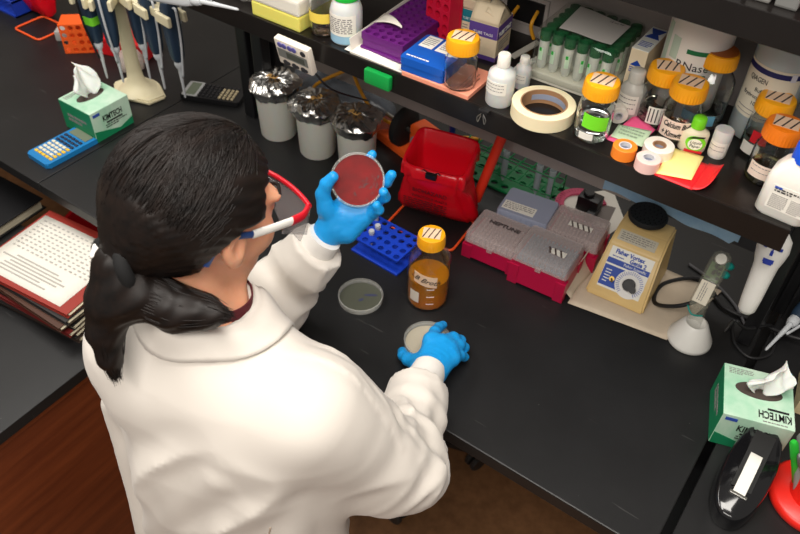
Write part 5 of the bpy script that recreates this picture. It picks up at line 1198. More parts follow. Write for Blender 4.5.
# white strip of caps and a clear slide
t = thing('cap_strip', 'white scalloped strip of caps beside the wrapped tubes', 'cap strip', (-0.500, 0.425, S), 1.35)
bm = B()
for k in range(8): cyl(bm, ((k - 3.5) * 0.0105, 0.0, 0), 0.006, 0.010, 14, 0.001); box(bm, ((k - 3.5) * 0.0105, 0, 0.010), (0.0105, 0.006, 0.002))
obj('caps', bm, HDPEO, t, 40)
bm = B(); box(bm, (0, 0, 0.0), (0.012, 0.060, 0.004), 0.001, M=xf((-0.522, 0.455, S + 0.014), (0.2, 0, -0.35))); tag(obj('clear_slide', bm, clear('slide', (200, 196, 184), 0.1, 0.5)), 'small clear slide holder behind the white strip of caps', 'slide holder')
# clips, magnet and timer on the shelf edge
t = thing('binder_clip', 'small silver binder clip on the shelf front below the frosted bottle', 'clip', (-0.490, 0.2655, 0.452))
bm = B(); box(bm, (0, 0, 0.006), (0.018, 0.010, 0.007), 0.002); obj('jaw', bm, BLACKP, t)
for s in (-1, 1): bm = B(); tube(bm, smooth_path([(s * 0.002, -0.006, 0.004), (s * 0.008, -0.007, -0.004), (s * 0.006, -0.007, -0.012), (s * 0.002, -0.006, 0.001)], 4), 0.0009, 6); obj('handle', bm, STEEL, t)
t = thing('magnet', 'green rectangular magnet on the black shelf front', 'magnet', (-0.699, 0.2625, 0.4405), 0)
bm = B(); box(bm, (0, 0, 0), (0.054, 0.012, 0.027), 0.003); obj('body', bm, plastic('magnet_green', (16, 150, 66), 0.35), t, 40)
t = thing('lab_timer', 'white digital timer clipped on the black shelf front', 'timer', (-0.880, 0.2545, 0.427), rot=(0.24, 0.02, 0))
bm = B(); box(bm, (0, 0, 0), (0.080, 0.014, 0.058), 0.003); obj('case', bm, mat('timer_white', (232, 222, 208), 0.45), t, 40)
FTm = frame((0, -0.0072, 0), (1, 0, 0), (0, 0, 1))
bm = B(); box(bm, (-0.001, -0.001, 0), (0.070, 0.020, 0.0008), 0.0, M=FTm); bz = obj('bezel', bm, mat('timer_grey', (118, 120, 116), 0.4), t)
bm = B(); box(bm, (0.006, -0.001, 0.0006), (0.042, 0.013, 0.0008), M=FTm); obj('screen', bm, mat('timer_lcd', (78, 82, 74), 0.2), bz)
for k, s in enumerate(('0', '1', '2')): 
    bm = B(); cyl(bm, (-0.022 + 0.021 * k, -0.021, 0), 0.0060, 0.002, 20, 0.0006, M=FTm @ xf((0, 0, 0))); cyl(bm, (-0.0155 + 0.021 * k, -0.021, 0), 0.0040, 0.0018, 16, 0.0006, M=FTm); obj('button', bm, mat('button_black', (44, 44, 48), 0.5), t, 40)
for k in range(2):
    bm = B(); cyl(bm, (-0.026 + 0.023 * k, 0.019, 0), 0.0056, 0.002, 20, 0.0006, M=FTm); cyl(bm, (-0.016 + 0.023 * k, 0.019, 0), 0.0056, 0.002, 20, 0.0006, M=FTm); obj('button', bm, mat('button_violet', (92, 88, 158), 0.5), t, 40)
bm = B(); cyl(bm, (0.028, 0.019, 0), 0.0058, 0.002, 20, 0.0006, M=FTm); obj('button', bm, mat('button_black', (44, 44, 48), 0.5), t, 40)
cable('power_cable', 'thin black cord trailing down from the white timer', [(-0.842, 0.262, 0.40), (-0.835, 0.30, 0.35), (-0.86, 0.42, 0.26), (-0.90, 0.5, 0.20)], 0.002, CORD)
# binders standing on the upper shelf
U = 0.7352
BG = [(92, 92, 90), (122, 120, 116), (104, 104, 102), (128, 126, 122), (112, 112, 110), (96, 96, 94)]
for k, lab in enumerate(('leftmost grey binder on the upper shelf', 'second grey binder from the left on the upper shelf', 'third grey binder from the left on the upper shelf', 'fourth grey binder from the left on the upper shelf', 'grey binder next to the red one on the upper shelf')):
    t = thing('binder', lab, 'binder', (-0.252 + k * 0.032, 0.38, U), group='grey binders on the upper shelf')
    bm = B(); box(bm, (0, 0, 0.10), (0.027, 0.18, 0.20), 0.003); obj('cover', bm, mat('binder_%d' % k, BG[k], 0.5), t)
    bm = B(); box(bm, (0, -0.0905, 0.10), (0.016, 0.001, 0.12)); obj('spine_label', bm, mat('binder_label', (150, 148, 142), 0.7), t)
t = thing('binder', 'red binder at the right end of the upper shelf', 'binder', (-0.080, 0.38, U))
bm = B(); box(bm, (0, 0, 0.10), (0.045, 0.18, 0.20), 0.003); obj('cover', bm, mat('binder_red', (176, 24, 30), 0.5), t)

# ================================================================ folders and papers on the side desk
DZ = -0.1798
FN = ['leather_brown', 'charcoal', 'dark_red', 'black_folder', 'dark_brown', 'charcoal', 'brick_red']
FC = [(52, 40, 34), (44, 42, 42), (106, 32, 30), (30, 30, 30), (78, 50, 38), (48, 44, 44), (150, 48, 38)]
FL = ['bottom dark brown folder of the stack on the side desk', 'charcoal folder second from the bottom of the desk stack', 'dark red folder third from the bottom of the desk stack', 'black folder in the middle of the desk stack', 'brown folder above the black one in the desk stack', 'charcoal folder just under the brick red top folder', 'brick red folder topmost under the printed sheet']
z = DZ; rnd = random.Random(5)
for k in range(7):
    th = 0.0125
    t = thing('folder', FL[k], 'folder', (-1.330 + rnd.uniform(-0.006, 0.006), -0.093 + rnd.uniform(-0.006, 0.006), z), 0.09 + rnd.uniform(-0.07, 0.07), group='folders stacked on the side desk')
    cm = mat('folder_' + FN[k], FC[k], 0.5)
    bm = B(); box(bm, (0, 0, 0.0007), (0.285, 0.225, 0.0014)); box(bm, (0, 0, th - 0.0007), (0.285, 0.225, 0.0014)); box(bm, (-0.1422, 0, th / 2), (0.0014, 0.225, th)); obj('cover', bm, cm, t)
    bm = B(); box(bm, (0.004, 0.0, th / 2), (0.272, 0.212, th - 0.0034))
    for q in range(3): box(bm, (0.006 + 0.002 * q, rnd.uniform(-.003, .003), 0.003 + 0.0032 * q), (0.274, 0.214, 0.0006))
    obj('pages', bm, mat('page_edges', (206, 196, 170), 0.8, var=0.3, vscale=120, stretch=(0.05, 0.05, 3)), t)
    z += th + 0.0003
    if k == 1:
        bm = B(); box(bm, (-1.30, -0.10, z + 0.0006), (0.001, 0.001, 0.0005)); bm.free()
zt = z
t = thing('printed_sheet', 'printed sheet of rows lying on the brick red folder', 'paper', (-1.335, -0.094, zt + 0.0004), 0.10)
bm = B(); quad(bm, [(-0.135, -0.095, 0), (0.118, -0.095, 0), (0.118, 0.098, 0), (-0.135, 0.098, 0)], 0.0006, 6, lambda u, v: 0.0012 * math.sin(3 * u) * v); obj('sheet', bm, PAPER, t, 180)
bm = B()
rnd = random.Random(11)
for r in range(9):
    for c in range(16): box(bm, (-0.118 + c * 0.0148, 0.082 - r * 0.0115, 0.0021), (rnd.uniform(.005, .010), 0.0035, 0.0003))
for r in range(6): box(bm, (-0.02 + rnd.uniform(-.02, .02), -0.032 - r * 0.009, 0.0016), (rnd.uniform(.12, .19), 0.0035, 0.0003))
obj('print', bm, mat('pale_print', (176, 172, 166), 0.8), t)
bm = B(); box(bm, (0, 0, 0.0006), (0.19, 0.16, 0.0012), M=xf((-1.265, -0.145, DZ + 0.0145), (0, 0, -0.55)))
bm.free()
for k, (lab, x, y, a) in enumerate((('loose pale page sticking out below the folder stack, nearer the coat', -1.208, -0.150, -0.95), ('loose pale page poking out at the stack\'s near corner', -1.240, -0.190, -0.60))):
    bm = B(); box(bm, (0, 0, 0), (0.12, 0.10, 0.0008), M=xf((x, y, DZ - 0.00), (0, 0, a))); bm.free()
t = thing('binder', 'black binder lying on the side desk left of the folder stack', 'binder', (-1.735, -0.060, DZ), 0.06)
bm = B(); box(bm, (0, 0, 0.0035), (0.27, 0.22, 0.003), 0.001); box(bm, (0, 0, 0.0325), (0.27, 0.22, 0.003), 0.001); box(bm, (-0.1335, 0, 0.018), (0.003, 0.22, 0.032), 0.001); obj('cover', bm, BLACKP, t)
bm = B(); box(bm, (0.004, 0, 0.018), (0.25, 0.205, 0.025)); obj('pages', bm, mat('page_edges', (206, 196, 170), 0.8), t)
bm = B(); lathe(bm, [(0.0, 0), (0.10, 0.0), (0.13, 0.02), (0.145, 0.40), (0.150, 0.415), (0.140, 0.415), (0.125, 0.02), (0, 0.012)], 48); o = obj('waste_bin', bm, plastic('bin_red', (196, 22, 30), 0.4), smooth=50); o.location = (-1.60, 0.165, -0.62); 
o.location = (-1.52, 0.18, -0.92); o.scale = (1, 1, 1.55); tag(o, 'red bin standing under the bench behind the folder stack', 'bin')

# lab stool pushed under the bench: one caster shows beside the coat
t = thing('lab_stool', 'stool under the bench with a grey caster showing by the coat hem', 'stool', (-0.735, 0.422, -0.92), 0.63)
METAL = mat('stool_metal', (70, 68, 66), 0.4, metal=0.6)
bm = B(); lathe(bm, [(0.016, 0.12), (0.016, 0.40), (0.012, 0.40), (0.012, 0.58)], 20); obj('post', bm, METAL, t, 40)
bm = B(); lathe(bm, [(0, 0.575), (0.15, 0.575), (0.17, 0.59), (0.17, 0.615), (0.15, 0.63), (0, 0.632)], 40); obj('seat', bm, BLACKP, t, 40)
for k in range(5):
    a = -PI / 2 + 0.0 + 2 * PI * k / 5
    bm = B(); box(bm, (0.13, 0, 0.085), (0.26, 0.03, 0.022), 0.006, M=Matrix.Rotation(a, 4, 'Z')); tube(bm, [(0.25 * math.cos(a), 0.25 * math.sin(a), 0.08), (0.25 * math.cos(a), 0.25 * math.sin(a), 0.05)], 0.006, 10); lg = obj('leg', bm, METAL, t)
    bm = B(); CM = Matrix.Translation((0.25 * math.cos(a), 0.25 * math.sin(a), 0.0265)) @ Matrix.Rotation(a + 0.9, 4, 'Z') @ Matrix.Rotation(PI / 2, 4, 'X')
    for s in (-1, 1): cyl(bm, (0, 0, s * 0.012 - 0.008), 0.026, 0.016, 28, 0.003, M=CM)
    obj('caster', bm, mat('caster_grey', (62, 60, 58), 0.4), lg, 40)
# ================================================================ the woman
SKIN = mat('skin', (230, 166, 132), 0.45, sub=0.35, var=0.08, vscale=40)
COAT = mat('coat_cotton', (222, 215, 206), 0.85, sheen=0.2, bump=0.12, bscale=900)
GLOVE = mat('nitrile_blue', (24, 150, 222), 0.38, bump=0.15, bscale=150, sub=0.08)
HAIRM = mat('dark_hair', (12, 9, 8), 0.46, var=1, vscale=10, rgb2=(27, 18, 14), stretch=(6, 1, 6), spec=0.32)
KNIT = mat('knit_cuff', (232, 228, 222), 0.9)
Hc = np.array((-0.634, -0.206, 0.497))
hr, hf, hu = np.array((0.9868, -0.1513, 0.0584)), np.array((0.1618, 0.9444, -0.2862)), np.array((-0.0118, 0.2918, 0.9564))
HR = np.stack([hr, hf, hu], 1)                       # head axes: right, forward, up
HS = 0.96
def HW(*p): return Hc + HS * (HR @ np.array(p, float))
NB = np.array((-0.604, -0.256, 0.366))               # neck base
SR, ER, WR = np.array((-0.432, -0.248, 0.275)), np.array((-0.349, -0.147, 0.082)), np.array((-0.412, -0.004, 0.070))
SL, EL, WL = np.array((-0.706, -0.292, 0.272)), np.array((-0.745, -0.010, 0.080)), np.array((-0.664, 0.042, 0.228))
th = math.radians(9); TU = np.array((math.cos(th), math.sin(th))); TV = np.array((-math.sin(th), math.cos(th)))
def torso(p, grow=0.0, table=None):
    z = p[..., 2]; zs = [r[0] for r in table]
    ip = lambda k: np.interp(z, zs, [r[k] for r in table])
    dx = p[..., 0] - ip(1); dy = p[..., 1] - ip(2); rx = ip(3) + grow; ry = ip(4) + grow
    u = dx * TU[0] + dy * TU[1]; v = dx * TV[0] + dy * TV[1]
    q = (np.abs(u / rx) ** 2.3 + np.abs(v / ry) ** 2.3) ** (1 / 2.3)
    d = (q - 1) * np.minimum(rx, ry) * 0.85
    d = np.maximum(d, z - zs[-1]); return np.maximum(d, zs[0] - z)
TORSO = [(-0.56, -0.578, -0.300, 0.222, 0.180), (-0.30, -0.574, -0.295, 0.202, 0.155), (-0.12, -0.570, -0.288, 0.184, 0.138), (0.05, -0.570, -0.280, 0.178, 0.130),
         (0.16, -0.572, -0.272, 0.177, 0.126), (0.24, -0.576, -0.268, 0.165, 0.112), (0.305, -0.588, -0.264, 0.124, 0.094), (0.355, -0.600, -0.258, 0.078, 0.076), (0.380, -0.604, -0.255, 0.066, 0.068)]

def body(p):
    d = torso(p, -0.018, [(-0.20, -0.585, -0.29, 0.140, 0.100)] + TORSO[3:])
    for a, b, c in ((SR, ER, WR), (SL, EL, WL)): d = smin(d, chain(p, [a, b, c], [0.052, 0.041, 0.027]), 0.05)
    hips = ell(p, (-0.588, -0.290, -0.12), (0.140, 0.098, 0.13)); d = smin(d, hips, 0.08)
    for s in (-1, 1):
        x = -0.588 + s * 0.085
        d = smin(d, chain(p, [np.array((x, -0.292 + s * 0.014, -0.12)), np.array((x, -0.275 + s * 0.014, -0.48)), np.array((x, -0.300 + s * 0.014, -0.865))], [0.068, 0.052, 0.036]), 0.05)
        d = smin(d, cone(p, (x, -0.315, -0.885), (x + 0.02 * s, -0.15, -0.895), 0.036, 0.026), 0.03)
    d = smin(d, cone(p, NB - np.array((0, 0, 0.03)), HW(0, -0.030, -0.06), 0.050, 0.048), 0.045)
    q = (p - Hc) @ HR / HS; A = lambda c, r: ell(q, c, r)
    h = A((0, -0.012, 0.030), (0.076, 0.096, 0.088))
    h = smin(h, A((0, 0.040, -0.035), (0.059, 0.058, 0.074)), 0.03)
    h = smin(h, A((0, 0.070, -0.092), (0.026, 0.024, 0.022)), 0.03)
    for s in (-1, 1):
        h = smin(h, A((s * 0.040, 0.062, -0.030), (0.024, 0.026, 0.024)), 0.025)      # cheekbone
        h = smin(h, A((s * 0.030, 0.086, 0.022), (0.026, 0.012, 0.009)), 0.02)        # brow
        h = smax(h, -A((s * 0.031, 0.103, 0.004), (0.018, 0.014, 0.012)), 0.012)      # socket
        h = smin(h, A((s * 0.031, 0.085, 0.003), (0.013, 0.012, 0.011)), 0.004)       # eyeball under the lid
        # ear: shell with a bowl and a lobe
        e = smin(A((s * 0.081, -0.006, -0.012), (0.011, 0.021, 0.028)), A((s * 0.077, 0.002, -0.038), (0.009, 0.012, 0.014)), 0.012)
        h = smin(h, e, 0.010); h = smax(h, -A((s * 0.093, -0.001, -0.013), (0.011, 0.011, 0.015)), 0.004)
    h = smin(h, cone(q, np.array((0, 0.098, 0.006)), np.array((0, 0.112, -0.028)), 0.006, 0.011), 0.016)
    for s in (-1, 1): h = smin(h, A((s * 0.010, 0.104, -0.032), (0.009, 0.009, 0.007)), 0.008)
    h = smin(h, A((0, 0.098, -0.058), (0.021, 0.009, 0.006)), 0.006); h = smin(h, A((0, 0.096, -0.068), (0.018, 0.009, 0.006)), 0.005)
    return smin(d, h * HS, 0.03)
person = obj('person', sdf_mesh(body, (-0.84, -0.46, -0.925), (-0.27, 0.06, 0.66), 0.0056), SKIN, smooth=180)
tag(person, 'woman in white lab coat and blue gloves holding up a red petri dish', 'person')

# ---------------------------------------------------------------- lab coat
def along(p, a, b):
    ba = b - a; L = np.linalg.norm(ba); return ((p - a) @ (ba / L)), L
def coat(p):
    d = torso(p, 0.0, TORSO)
    # rounded shoulder yoke
    d = smin(d, cone(p, SR + np.array((-0.02, 0, -0.01)), SL + np.array((0.02, 0, -0.01)), 0.072, 0.072), 0.06)
    # broad folds that fall from the shoulders to the hem
    z = p[..., 2]; ang = np.arctan2(p[..., 1] + 0.275, p[..., 0] + 0.585)
    w = np.clip((0.22 - z) / 0.35, 0, 1)
    d = d - w * (0.006 * np.sin(ang * 7 + 3.0 * z + 1.2) + 0.004 * np.sin(ang * 13 + 6 * z)) - 0.004 * vnoise(p * np.array((1, 1, 0.45)), 14, 3)
    # diagonal drag creases across the back
    k1 = p[..., 0] * 0.75 - z * 0.65; k2 = p[..., 0] * 0.65 + z * 0.75
    bk = np.clip((-0.30 - p[..., 1]) / 0.04, 0, 1) * np.clip((0.30 - z) / 0.1, 0, 1)
    d = d - 0.009 * bk * (1 - 1.7 * np.abs(vnoise(np.stack([k1 * 15, k2 * 4.5, p[..., 1] * 3], -1), 1.0, 31)))
    d = d - 0.0030 * (1 - 1.8 * np.abs(vnoise(p * np.array((13, 13, 5.5)) + 0.4 * vnoise(p, 9, 41)[..., None], 1.0, 33)))
    # back drag lines from the right armhole
    for a, b, r, s in (((-0.50, -0.365, 0.20), (-0.64, -0.415, -0.02), 0.012, 1), ((-0.46, -0.345, 0.15), (-0.56, -0.415, -0.12), 0.012, 1), ((-0.47, -0.34, 0.08), (-0.52, -0.405, -0.18), 0.013, 1),
                       ((-0.74, -0.36, 0.16), (-0.68, -0.415, -0.10), 0.011, 1), ((-0.63, -0.385, 0.10), (-0.66, -0.42, -0.22), 0.010, 1)):
        d = smin(d, cone(p, a, b, r, r * 0.6), 0.03)
    for k, (a, b, c, r0, r1, r2) in enumerate(((SR, ER, WR, 0.076, 0.064, 0.046), (SL, EL, WL, 0.077, 0.062, 0.041))):
        s = smin(cone(p, a, b, r0, r1), cone(p, b, c, r1, r2), 0.025)
        t1, l1 = along(p, a, b); t2, l2 = along(p, b, c)
        # creases bunch up round the elbow: ridged noise squeezed along the sleeve
        m1 = np.exp(-((t1 - l1 * 0.85) / 0.085) ** 2); m2 = np.exp(-((t2 - l2 * 0.25) / 0.10) ** 2) * (t2 > -0.05)
        u1 = (b - a) / l1; u2 = (c - b) / l2; tl = np.array((0.25, -0.2, 0.55))
        q1 = p * 9 + (t1 * 26)[..., None] * (u1 + tl); q2 = p * 9 + (t2 * 24)[..., None] * (u2 - tl)
        rg = lambda q, sd: (1 - np.abs(vnoise(q, 1.0, sd)) * 1.6)
        s = s - 0.013 * m1 * rg(q1, 5 + k) - 0.013 * m2 * rg(q2, 15 + k) + 0.004 * (m1 + m2) - 0.003 * vnoise(p, 16, 9)
        # rolled gather where the sleeve ends
        s = smin(s, cone(p, c - (c - b) / l2 * 0.030, c - (c - b) / l2 * 0.010, r2 + 0.008, r2 + 0.004), 0.02)
        s = np.maximum(s, t2 - l2 - 0.004)
        d = smin(d, s, 0.035)
    # underarm drape towards the elbow
    d = smin(d, cone(p, (-0.46, -0.25, 0.13), (-0.385, -0.165, 0.065), 0.052, 0.050), 0.06)
    # hollow for the neck, and a cut hem
    neck = cone(p, NB - np.array((0, -0.015, 0.05)), HW(0, -0.02, -0.10), 0.050, 0.060)
    d = smax(d, -neck, 0.006)
    return d
cv = sdf_mesh(coat, (-0.88, -0.56, -0.57), (-0.22, 0.10, 0.42), 0.0055)
lab_coat = obj('lab_coat', cv, COAT, person, 180); lab_coat['label'] = 'white cotton lab coat'
def coat_top(x, y, z0=0.46):
    z = np.linspace(z0, 0.0, 231); p = np.stack([np.full_like(z, x), np.full_like(z, y), z], -1); v = coat(p)
    k = np.argmax(v < 0); return z[k] if v[k] < 0 else 0.25
# stitched armhole seam: a thin cord laid on the cloth
pts = []
for k in range(26):
    z = 0.130 - 0.25 * k / 25; tt = np.linspace(-0.60, -0.2, 400); x = -0.425 - 0.03 * k / 25
    v = coat(np.stack([np.full(400, x), tt, np.full(400, z)], -1)); kk = np.argmax(v < 0); pts.append((x, tt[kk] - 0.0004, z))
pts = [np.mean(np.array(pts[max(0, k - 2):k + 3]), 0) for k in range(len(pts))]
bm = B(); tube(bm, [Vector(q) for q in pts], 0.0013, 6); obj('seam', bm, mat('seam_beige', (186, 168, 150), 0.9), lab_coat, 180)
# turned-down collar: stands up behind the neck, folds over and lies on the shoulders
def collar_pt(u, v):
    a = math.radians(-90 + (u - 0.5) * 290)            # round the neck, back centre at -90 degrees, turned with the torso
    back = max(0, -math.sin(a)); a += th
    ca, sa = math.cos(a), math.sin(a); bx, by = NB[0] - 0.004, NB[1] + 0.010
    r_in = 0.056; wdt = 0.050 - 0.018 * back; crest = 0.378 + 0.016 * back - 0.012 * (1 - back)
    if v < 0.3:
        k = v / 0.3; r = r_in + 0.005 * k; return (bx + r * ca, by + r * sa, crest - 0.030 * (1 - k))
    k = (v - 0.3) / 0.7; r = r_in + 0.006 + wdt * k; x, y = bx + r * ca, by + r * sa
    rest = coat_top(x, y) + 0.006; m = min(1, k * 1.25); m = m * m * (3 - 2 * m)
    return (x, y, max(crest * (1 - m) + rest * m + 0.006 * math.sin(PI * k), rest))
bm = B(); sheet(bm, collar_pt, 64, 14, 0.0035); obj('collar', bm, COAT, lab_coat, 180)
for a, b in ((WR - (WR - ER) / np.linalg.norm(WR - ER) * 0.03, WR + np.array((-0.018, 0.062, -0.020))), (WL - (WL - EL) / np.linalg.norm(WL - EL) * 0.02, WL + np.array((0.0095, 0.012, 0.022)))):
    bm = B(); n = 9; pts = [a + (b - a) * k / (n - 1) for k in range(n)]
    tube(bm, pts, [0.034, 0.0345, 0.034, 0.0335, 0.033, 0.0325, 0.032, 0.0315, 0.0305], 36); obj('cuff', bm, KNIT, lab_coat, 60)
shirt = B(); lathe(shirt, [(0.060, -0.02), (0.058, 0.0), (0.0565, 0.018), (0.0545, 0.018), (0.055, -0.02)], 40, cap0=False, cap1=False, M=Matrix.Translation(NB + np.array((0, 0.012, 0.012))) @ Matrix.Rotation(-0.25, 4, 'X'))
obj('shirt_collar', shirt, mat('maroon_knit', (92, 24, 34), 0.85), person, 60)['label'] = 'maroon shirt collar'
def legs(p):
    d = None
    for s in (-1, 1):
        x = -0.588 + s * 0.085
        e = chain(p, [np.array((x, -0.292 + s * 0.014, -0.20)), np.array((x, -0.275 + s * 0.014, -0.48)), np.array((x, -0.300 + s * 0.014, -0.86))], [0.082, 0.068, 0.056]); d = e if d is None else smin(d, e, 0.03)
    return np.maximum(d, -0.875 - p[..., 2])
obj('trousers', sdf_mesh(legs, (-0.82, -0.45, -0.89), (-0.36, -0.12, -0.08), 0.012), mat('pale_denim', (150, 160, 178), 0.9), person, 180)['label'] = 'pale blue trousers'
for s in (-1, 1):
    x = -0.588 + s * 0.085
    def shoe(p): return np.maximum(smin(cone(p, (x, -0.325, -0.870), (x + 0.02 * s, -0.150, -0.885), 0.046, 0.036), cone(p, (x, -0.31, -0.85), (x, -0.305, -0.83), 0.047, 0.047), 0.03), -0.918 - p[..., 2])
    obj('shoe', sdf_mesh(shoe, (x - 0.08, -0.40, -0.93), (x + 0.08, -0.09, -0.77), 0.008), mat('shoe_black', (28, 28, 30), 0.5), person, 180)

# ---------------------------------------------------------------- gloves: palm and five separate fingers each
def glove(pm, fingers, wrist, kr, seed):
    """pm: (points, radii) of palm bones; fingers: list of (points, radii); wrist: sleeve-end point"""
    def f(p):
        d = None
        for a, b, ra, rb in pm:
            e = cone(p, a, b, ra, rb); d = e if d is None else smin(d, e, 0.014)
        fd = None
        for pts, rs in fingers:
            e = chain(p, pts, rs, 0.004); fd = e if fd is None else np.minimum(fd, e)
            d = smin(d, cone(p, pts[0], pts[1], rs[0] * 0.98, rs[1] * 0.98), 0.009)
        d = np.minimum(d, fd) if kr == 0 else smin(d, fd, kr)
        return d - 0.0007 * np.abs(vnoise(p, 95, seed)) * 1.2
    return f
V3 = lambda *a: np.array(a, float)
HD = np.array(HELD); ev = np.array((0, -0.69, 1.15)) - HD; ev /= np.linalg.norm(ev)
e1 = np.array((0.814, 0.580, 0.029)); e1 -= ev * (e1 @ ev); e1 /= np.linalg.norm(e1); e2 = np.cross(ev, e1)
def lh(x, y, t): return HD + e1 * x * 0.00167 - e2 * y * 0.00167 + ev * t       # left-hand frame: right, down (1.67 mm units), towards the face
w0 = lh(-31, 54, -0.036)
mI, mM, mR, mP = lh(-8, 12, -0.027), lh(2, 15, -0.028), lh(11, 22, -0.027), lh(15, 31, -0.025)
LP_ = [(w0, lh(-20, 44, -0.032), 0.026, 0.020), (lh(-26, 46, -0.033), mI, 0.019, 0.0125), (lh(-22, 48, -0.033), mM, 0.019, 0.0125), (lh(-16, 51, -0.033), mR, 0.018, 0.012), (lh(-10, 54, -0.032), mP, 0.017, 0.011), (lh(-28, 44, -0.028), lh(-32, 28, -0.012), 0.018, 0.013), (mI, mP, 0.011, 0.010), (lh(-24, 34, -0.026), lh(4, 36, -0.028), 0.016, 0.014)]
LF_ = [([lh(-32, 30, -0.012), lh(-35, 14, -0.002), lh(-31, 4, 0.008), lh(-24, -3, 0.0155)], [0.0135, 0.0115, 0.0105, 0.0090]),
       ([mI, lh(2, -6, -0.024), lh(10, -18, -0.018), lh(14.5, -25, -0.009)], [0.0110, 0.0098, 0.0088, 0.0078]),
       ([mM, lh(19, 6, -0.024), lh(29, 2, -0.013), lh(34, -5, -0.002)], [0.0110, 0.0100, 0.0092, 0.0082]),
       ([mR, lh(21, 20, -0.020), lh(27, 17, -0.005), lh(25.5, 12, 0.008)], [0.0106, 0.0098, 0.0090, 0.0080]),
       ([mP, lh(17, 32, -0.012), lh(21, 30, 0.002), lh(18.5, 25, 0.011)], [0.0098, 0.0088, 0.0080, 0.0072])]
gl = obj('glove', sdf_mesh(glove(LP_, LF_, w0, 0.0035, 2), HD - 0.125, HD + 0.125, 0.0024), GLOVE, person, 180)
wr = V3(-0.428, 0.050, 0.050)
MI, MM, MR, MP = V3(-0.464, 0.116, 0.052), V3(-0.445, 0.124, 0.054), V3(-0.427, 0.122, 0.050), V3(-0.413, 0.110, 0.044)
RP_ = [(V3(-0.424, 0.036, 0.056), wr, 0.027, 0.024), (wr + V3(-0.012, 0.006, 0), MI, 0.019, 0.0125), (wr, MM, 0.020, 0.0130), (wr + V3(0.006, 0.004, 0), MR, 0.019, 0.0125), (wr + V3(0.011, 0.004, -0.003), MP, 0.018, 0.0115), (MI, MP, 0.0115, 0.010), (wr + V3(-0.014, 0.002, -0.004), V3(-0.463, 0.070, 0.036), 0.018, 0.0135)]
RF_ = [([V3(-0.460, 0.068, 0.036), V3(-0.484, 0.072, 0.026), V3(-0.500, 0.080, 0.018), V3(-0.509, 0.090, 0.0125)], [0.0140, 0.0115, 0.0102, 0.0088]),
       ([MI, V3(-0.472, 0.140, 0.048), V3(-0.477, 0.162, 0.036), V3(-0.478, 0.180, 0.0265)], [0.0110, 0.0100, 0.0092, 0.0082]),
       ([MM, V3(-0.438, 0.152, 0.044), V3(-0.430, 0.167, 0.028), V3(-0.431, 0.172, 0.0125)], [0.0112, 0.0102, 0.0094, 0.0084]),
       ([MR, V3(-0.422, 0.147, 0.039), V3(-0.417, 0.159, 0.024), V3(-0.421, 0.163, 0.0115)], [0.0112, 0.0104, 0.0096, 0.0086]),
       ([MP, V3(-0.409, 0.131, 0.034), V3(-0.406, 0.143, 0.020), V3(-0.412, 0.149, 0.0105)], [0.0098, 0.0088, 0.0080, 0.0072])]
obj('glove', sdf_mesh(glove(RP_, RF_, wr, 0.0035, 4), (-0.535, 0.0, -0.004), (-0.375, 0.205, 0.09), 0.0024), GLOVE, person, 180)

# ---------------------------------------------------------------- hair, parted and tied back into a low ponytail
TIE = np.array((0.0, -0.122, -0.050))
def hair(p):
    q = (p - Hc) @ HR / HS
    x, y, z = q[..., 0], q[..., 1], q[..., 2]
    d = ell(q, (0, -0.018, 0.028), (0.094, 0.114, 0.100))
    d = smin(d, cone(q, np.array((0, -0.075, -0.015)), TIE, 0.070, 0.026), 0.04)
    # side locks swept over the temples, stopping above the ears
    for s in (-1, 1): d = smin(d, ell(q, (s * 0.060, 0.005, 0.026), (0.030, 0.042, 0.050)), 0.03)
    face = np.maximum(0.040 - y, z - 0.080 + 0.35 * np.abs(x)); d = smax(d, -face, 0.012)
    low = z - np.interp(y, [-0.12, -0.09, -0.05, -0.028, -0.005, 0.05, 0.08], [-0.085, -0.082, -0.052, -0.012, 0.014, 0.016, 0.03]); d = smax(d, -low, 0.008)
    # parting groove and comb lines
    d = d + 0.004 * np.exp(-((x - 0.012) / 0.004) ** 2) * (z > 0.05) * (y > -0.06)
    t = np.arctan2(z - TIE[2], y - TIE[1]); d = d - 0.0012 * np.sin(np.arctan2(x, z + 0.05) * 60 + 5 * vnoise(q, 20, 1)) * (np.abs(x) > 0.012)
    return d
hm = obj('hair', sdf_mesh(hair, Hc - 0.17, Hc + 0.17, 0.0042), HAIRM, person, 180); hm['label'] = 'dark brown hair tied back'
# loose strands combed over the cap, from the parting round the sides to the tie
bm = B(); rnd = random.Random(21)
def hs(q):
    c = np.array((0, -0.018, 0.028)); r = np.array((0.0950, 0.1150, 0.1010)); v = (q - c) / r; return c + (q - c) / np.linalg.norm(v)
for k in range(760):
    s = rnd.choice((-1, 1)); y0 = rnd.uniform(-0.07, 0.075); a = np.array((0.012 + s * 0.003, y0, 0.13)); lat = rnd.uniform(0.0, 1)
    an = lat * 1.75; m = np.array((s * 0.115 * math.sin(an), y0 * 0.4 - 0.045, 0.03 + 0.115 * math.cos(an))); b = TIE + np.array((s * 0.020 * rnd.random(), 0.006, rnd.uniform(-0.014, 0.02)))
    pts = []; n = 11; lift = rnd.uniform(0.0002, 0.0028)
    for i in range(n):
        u = i / (n - 1); q = a * (1 - u) ** 2 + 2 * m * u * (1 - u) + b * u * u
        if u < 0.86: q = hs(q); q = q + (q / np.linalg.norm(q)) * lift
        pts.append(HW(*q))
    tube(bm, pts, [0.0004] + [0.00085] * (n - 2) + [0.0005], 4)
obj('strands', bm, HAIRM, hm, 180)
